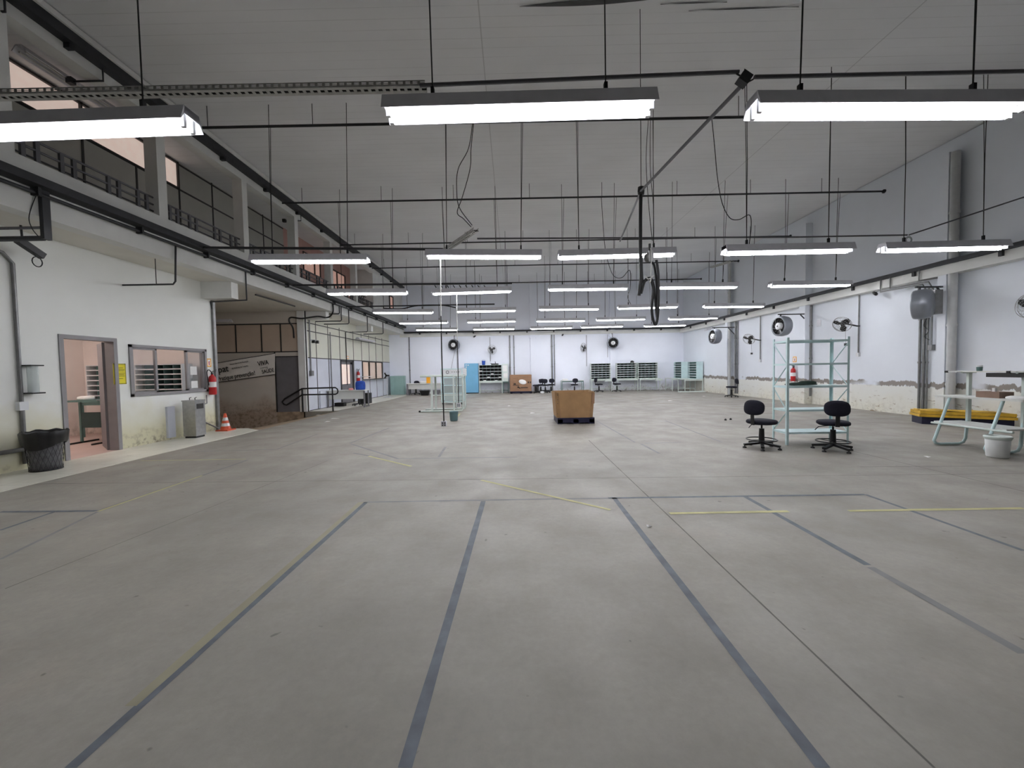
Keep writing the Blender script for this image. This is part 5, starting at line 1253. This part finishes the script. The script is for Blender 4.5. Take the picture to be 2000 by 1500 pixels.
cable('second thin wire running down beside the black hose', [Vector((273 / F * 8.3, 8.3, 6.65)), at(1270, 330, Y=7.6), at(1276, 400, Y=7.2), at(1276, 480, Y=6.7)], .006)
cable('long thin wire from the ceiling to the hose joint', [at(1250, 18, Y=6.3), at(1251, 200, Y=6.3), at(1252, 370, Y=6.3)], .006)
cable('thin cable curving above the third row at the centre', [Vector((178 / F * 11.95, 11.95, 6.65)), at(1181, 478, Y=12), at(1190, 520, Y=12), at(1200, 540, Y=12), at(1215, 542, Y=12), at(1230, 528, Y=12), at(1231, 560, Y=12), at(1226, 580, Y=12.5), at(1232, 594, Y=13)], .009)

# black hoses with pulley and white rope
hs = thing('black_hose', 'bundle of thick black hoses looped over a rope and pulley at mid hall', 'hose', (0, 0, 0))
Yh = 6.35
hp = lambda x, y, dy=0: at(x, y, Y=Yh + dy)
mb('black').tube(smooth_path([hp(1252, 373), hp(1251, 420), hp(1251, 500), hp(1252, 540), hp(1250, 560), hp(1248, 577)], 5), .028, 8).build('hose_drop', hs)
mb('black').tube(smooth_path([hp(1253, 500, .05), hp(1254, 540, .05), hp(1256, 560, .05)], 4), .02, 8).build('hose_drop', hs)
mb('black').tube(smooth_path([hp(1252, 573, .02), hp(1258, 552, .02), hp(1264, 544, .02), hp(1271, 546, .02), hp(1276, 565, .02), hp(1273, 600, .02), hp(1275, 622, .02), hp(1280, 634, .02), hp(1284, 622, .02), hp(1286, 590, .02), hp(1286, 540, .02), hp(1282, 508, .02)], 6), .022, 8).build('hose_loop', hs)
mb('black').tube(smooth_path([hp(1262, 548, .08), hp(1270, 543, .08), hp(1277, 560, .08), hp(1281, 600, .08), hp(1284, 622, .08), hp(1285, 600, .08), hp(1282, 550, .08), hp(1278, 520, .08), hp(1273, 512, .08)], 6), .02, 8).build('hose_loop', hs)
mb('blackp').lathe([(0, -.06), (.05, -.06), (.055, 0), (.05, .06), (0, .06)], hp(1252, 373), (0, 0, 1), 12).build('hose_joint', hs)
pu = thing('rope_pulley', 'grey metal pulley hung on wires beside the black hose', 'pulley', hp(1269, 503, .05))
mb('galv').lathe([(0, -.03), (.07, -.03), (.05, 0), (.07, .03), (0, .03)], (-.02, 0, 0), (.4, -.9, 0), 16).build('wheel', pu); mb('galv').box(-.03, .05, -.04, -.03, -.07, .1).box(-.03, .05, .03, .04, -.07, .1).build('bracket', pu)
mb('rope').tube([(0, -.05, .14), (.01, -.05, 0), (0, -.05, -.32)], .008, 6).tube(smooth_path([(-.1, -.06, -.3), (-.05, -.06, -.36), (0, -.06, -.34), (.05, -.06, -.3)], 4), .01, 6).tube([(0, -.06, -.34), (-.02, -.06, -.42)], .01, 6).build('rope', pu)
mb('blackp').tube([(0, 0, .1), (0, 0, .22)], .02, 8).build('hook', pu)

# hanging power cords
for (px0, py0, px1, py1, Yc, lab, mid) in [(860, 492, 867, 826, 8.38, 'long white-to-black power cord hanging left, with socket block near the floor', [(861, 600), (863, 700), (866, 790)]), (892, 568, 896, 790, 12.1, 'power cord hanging right, ending in a small socket block', [(893, 650), (895, 740)])]:
    t = thing('hanging_power_cord', lab, 'power cord', at(px0, py0, Y=Yc), 0, 'hanging power cords'); o_ = at(px0, py0, Y=Yc)
    pts = [Vector((0, 0, 0))] + [at(x, y, Y=Yc) - o_ for x, y in mid] + [at(px1, py1, Y=Yc) - o_]
    sp = smooth_path(pts, 6); cut = 8
    mb('rope').tube(sp[:cut], .012, 7).build('upper_cord', t); mb('black').tube(sp[cut - 1:], .014, 7).build('lower_cord', t)
    e_ = pts[-1]; s_ = .055 if Yc < 10 else .06
    k = mb('lampbody').box(e_.x - s_, e_.x + s_, e_.y - .03, e_.y + .03, e_.z - s_ * 1.3, e_.z + s_ * .7); k.m('strip')
    for dx in (-.025, .025):
        for dz in (-.045, 0.0): k.box(e_.x + dx - .014, e_.x + dx + .014, e_.y - .034, e_.y - .03, e_.z + dz - .014, e_.z + dz + .014)
    k.build('socket_block', t)

# conduit arms and bits over the mezzanine front
for i, (y_, L_) in enumerate(((5.6, .3), (6.9, .3), (13.2, .35))):
    k = mb('darksteel').tube([(XM + .05, y_, 6.8), (XM + .05, y_, 6.6), (XM - .5, y_, 6.6)], .016, 6); k.box(XM - .56, XM - .46, y_ - .04, y_ + .04, 6.56, 6.66)
    tag(k.build('bent_conduit'), 'short bent conduit under the ceiling channel, %s one' % ('nearest', 'second', 'farthest')[i], 'conduit', 'bent conduits over the mezzanine')
k = mb('darksteel')
q0 = at(20, 45, X=-7.3); k.tube([(XM + .05, 5.2, 6.9), (XM + .05, 5.2, 6.45), (-7.25, 5.1, 6.45)], .035, 8); k.tube([(XM + .08, 5.35, 6.85), (XM + .08, 5.35, 6.35), (-7.25, 5.25, 6.35)], .045, 8); k.box(-7.3, -7.22, 5.0, 5.15, 6.3, 6.75)
tag(k.build('bent_pipes'), 'heavy dark bent pipes at the top left corner', 'pipe')
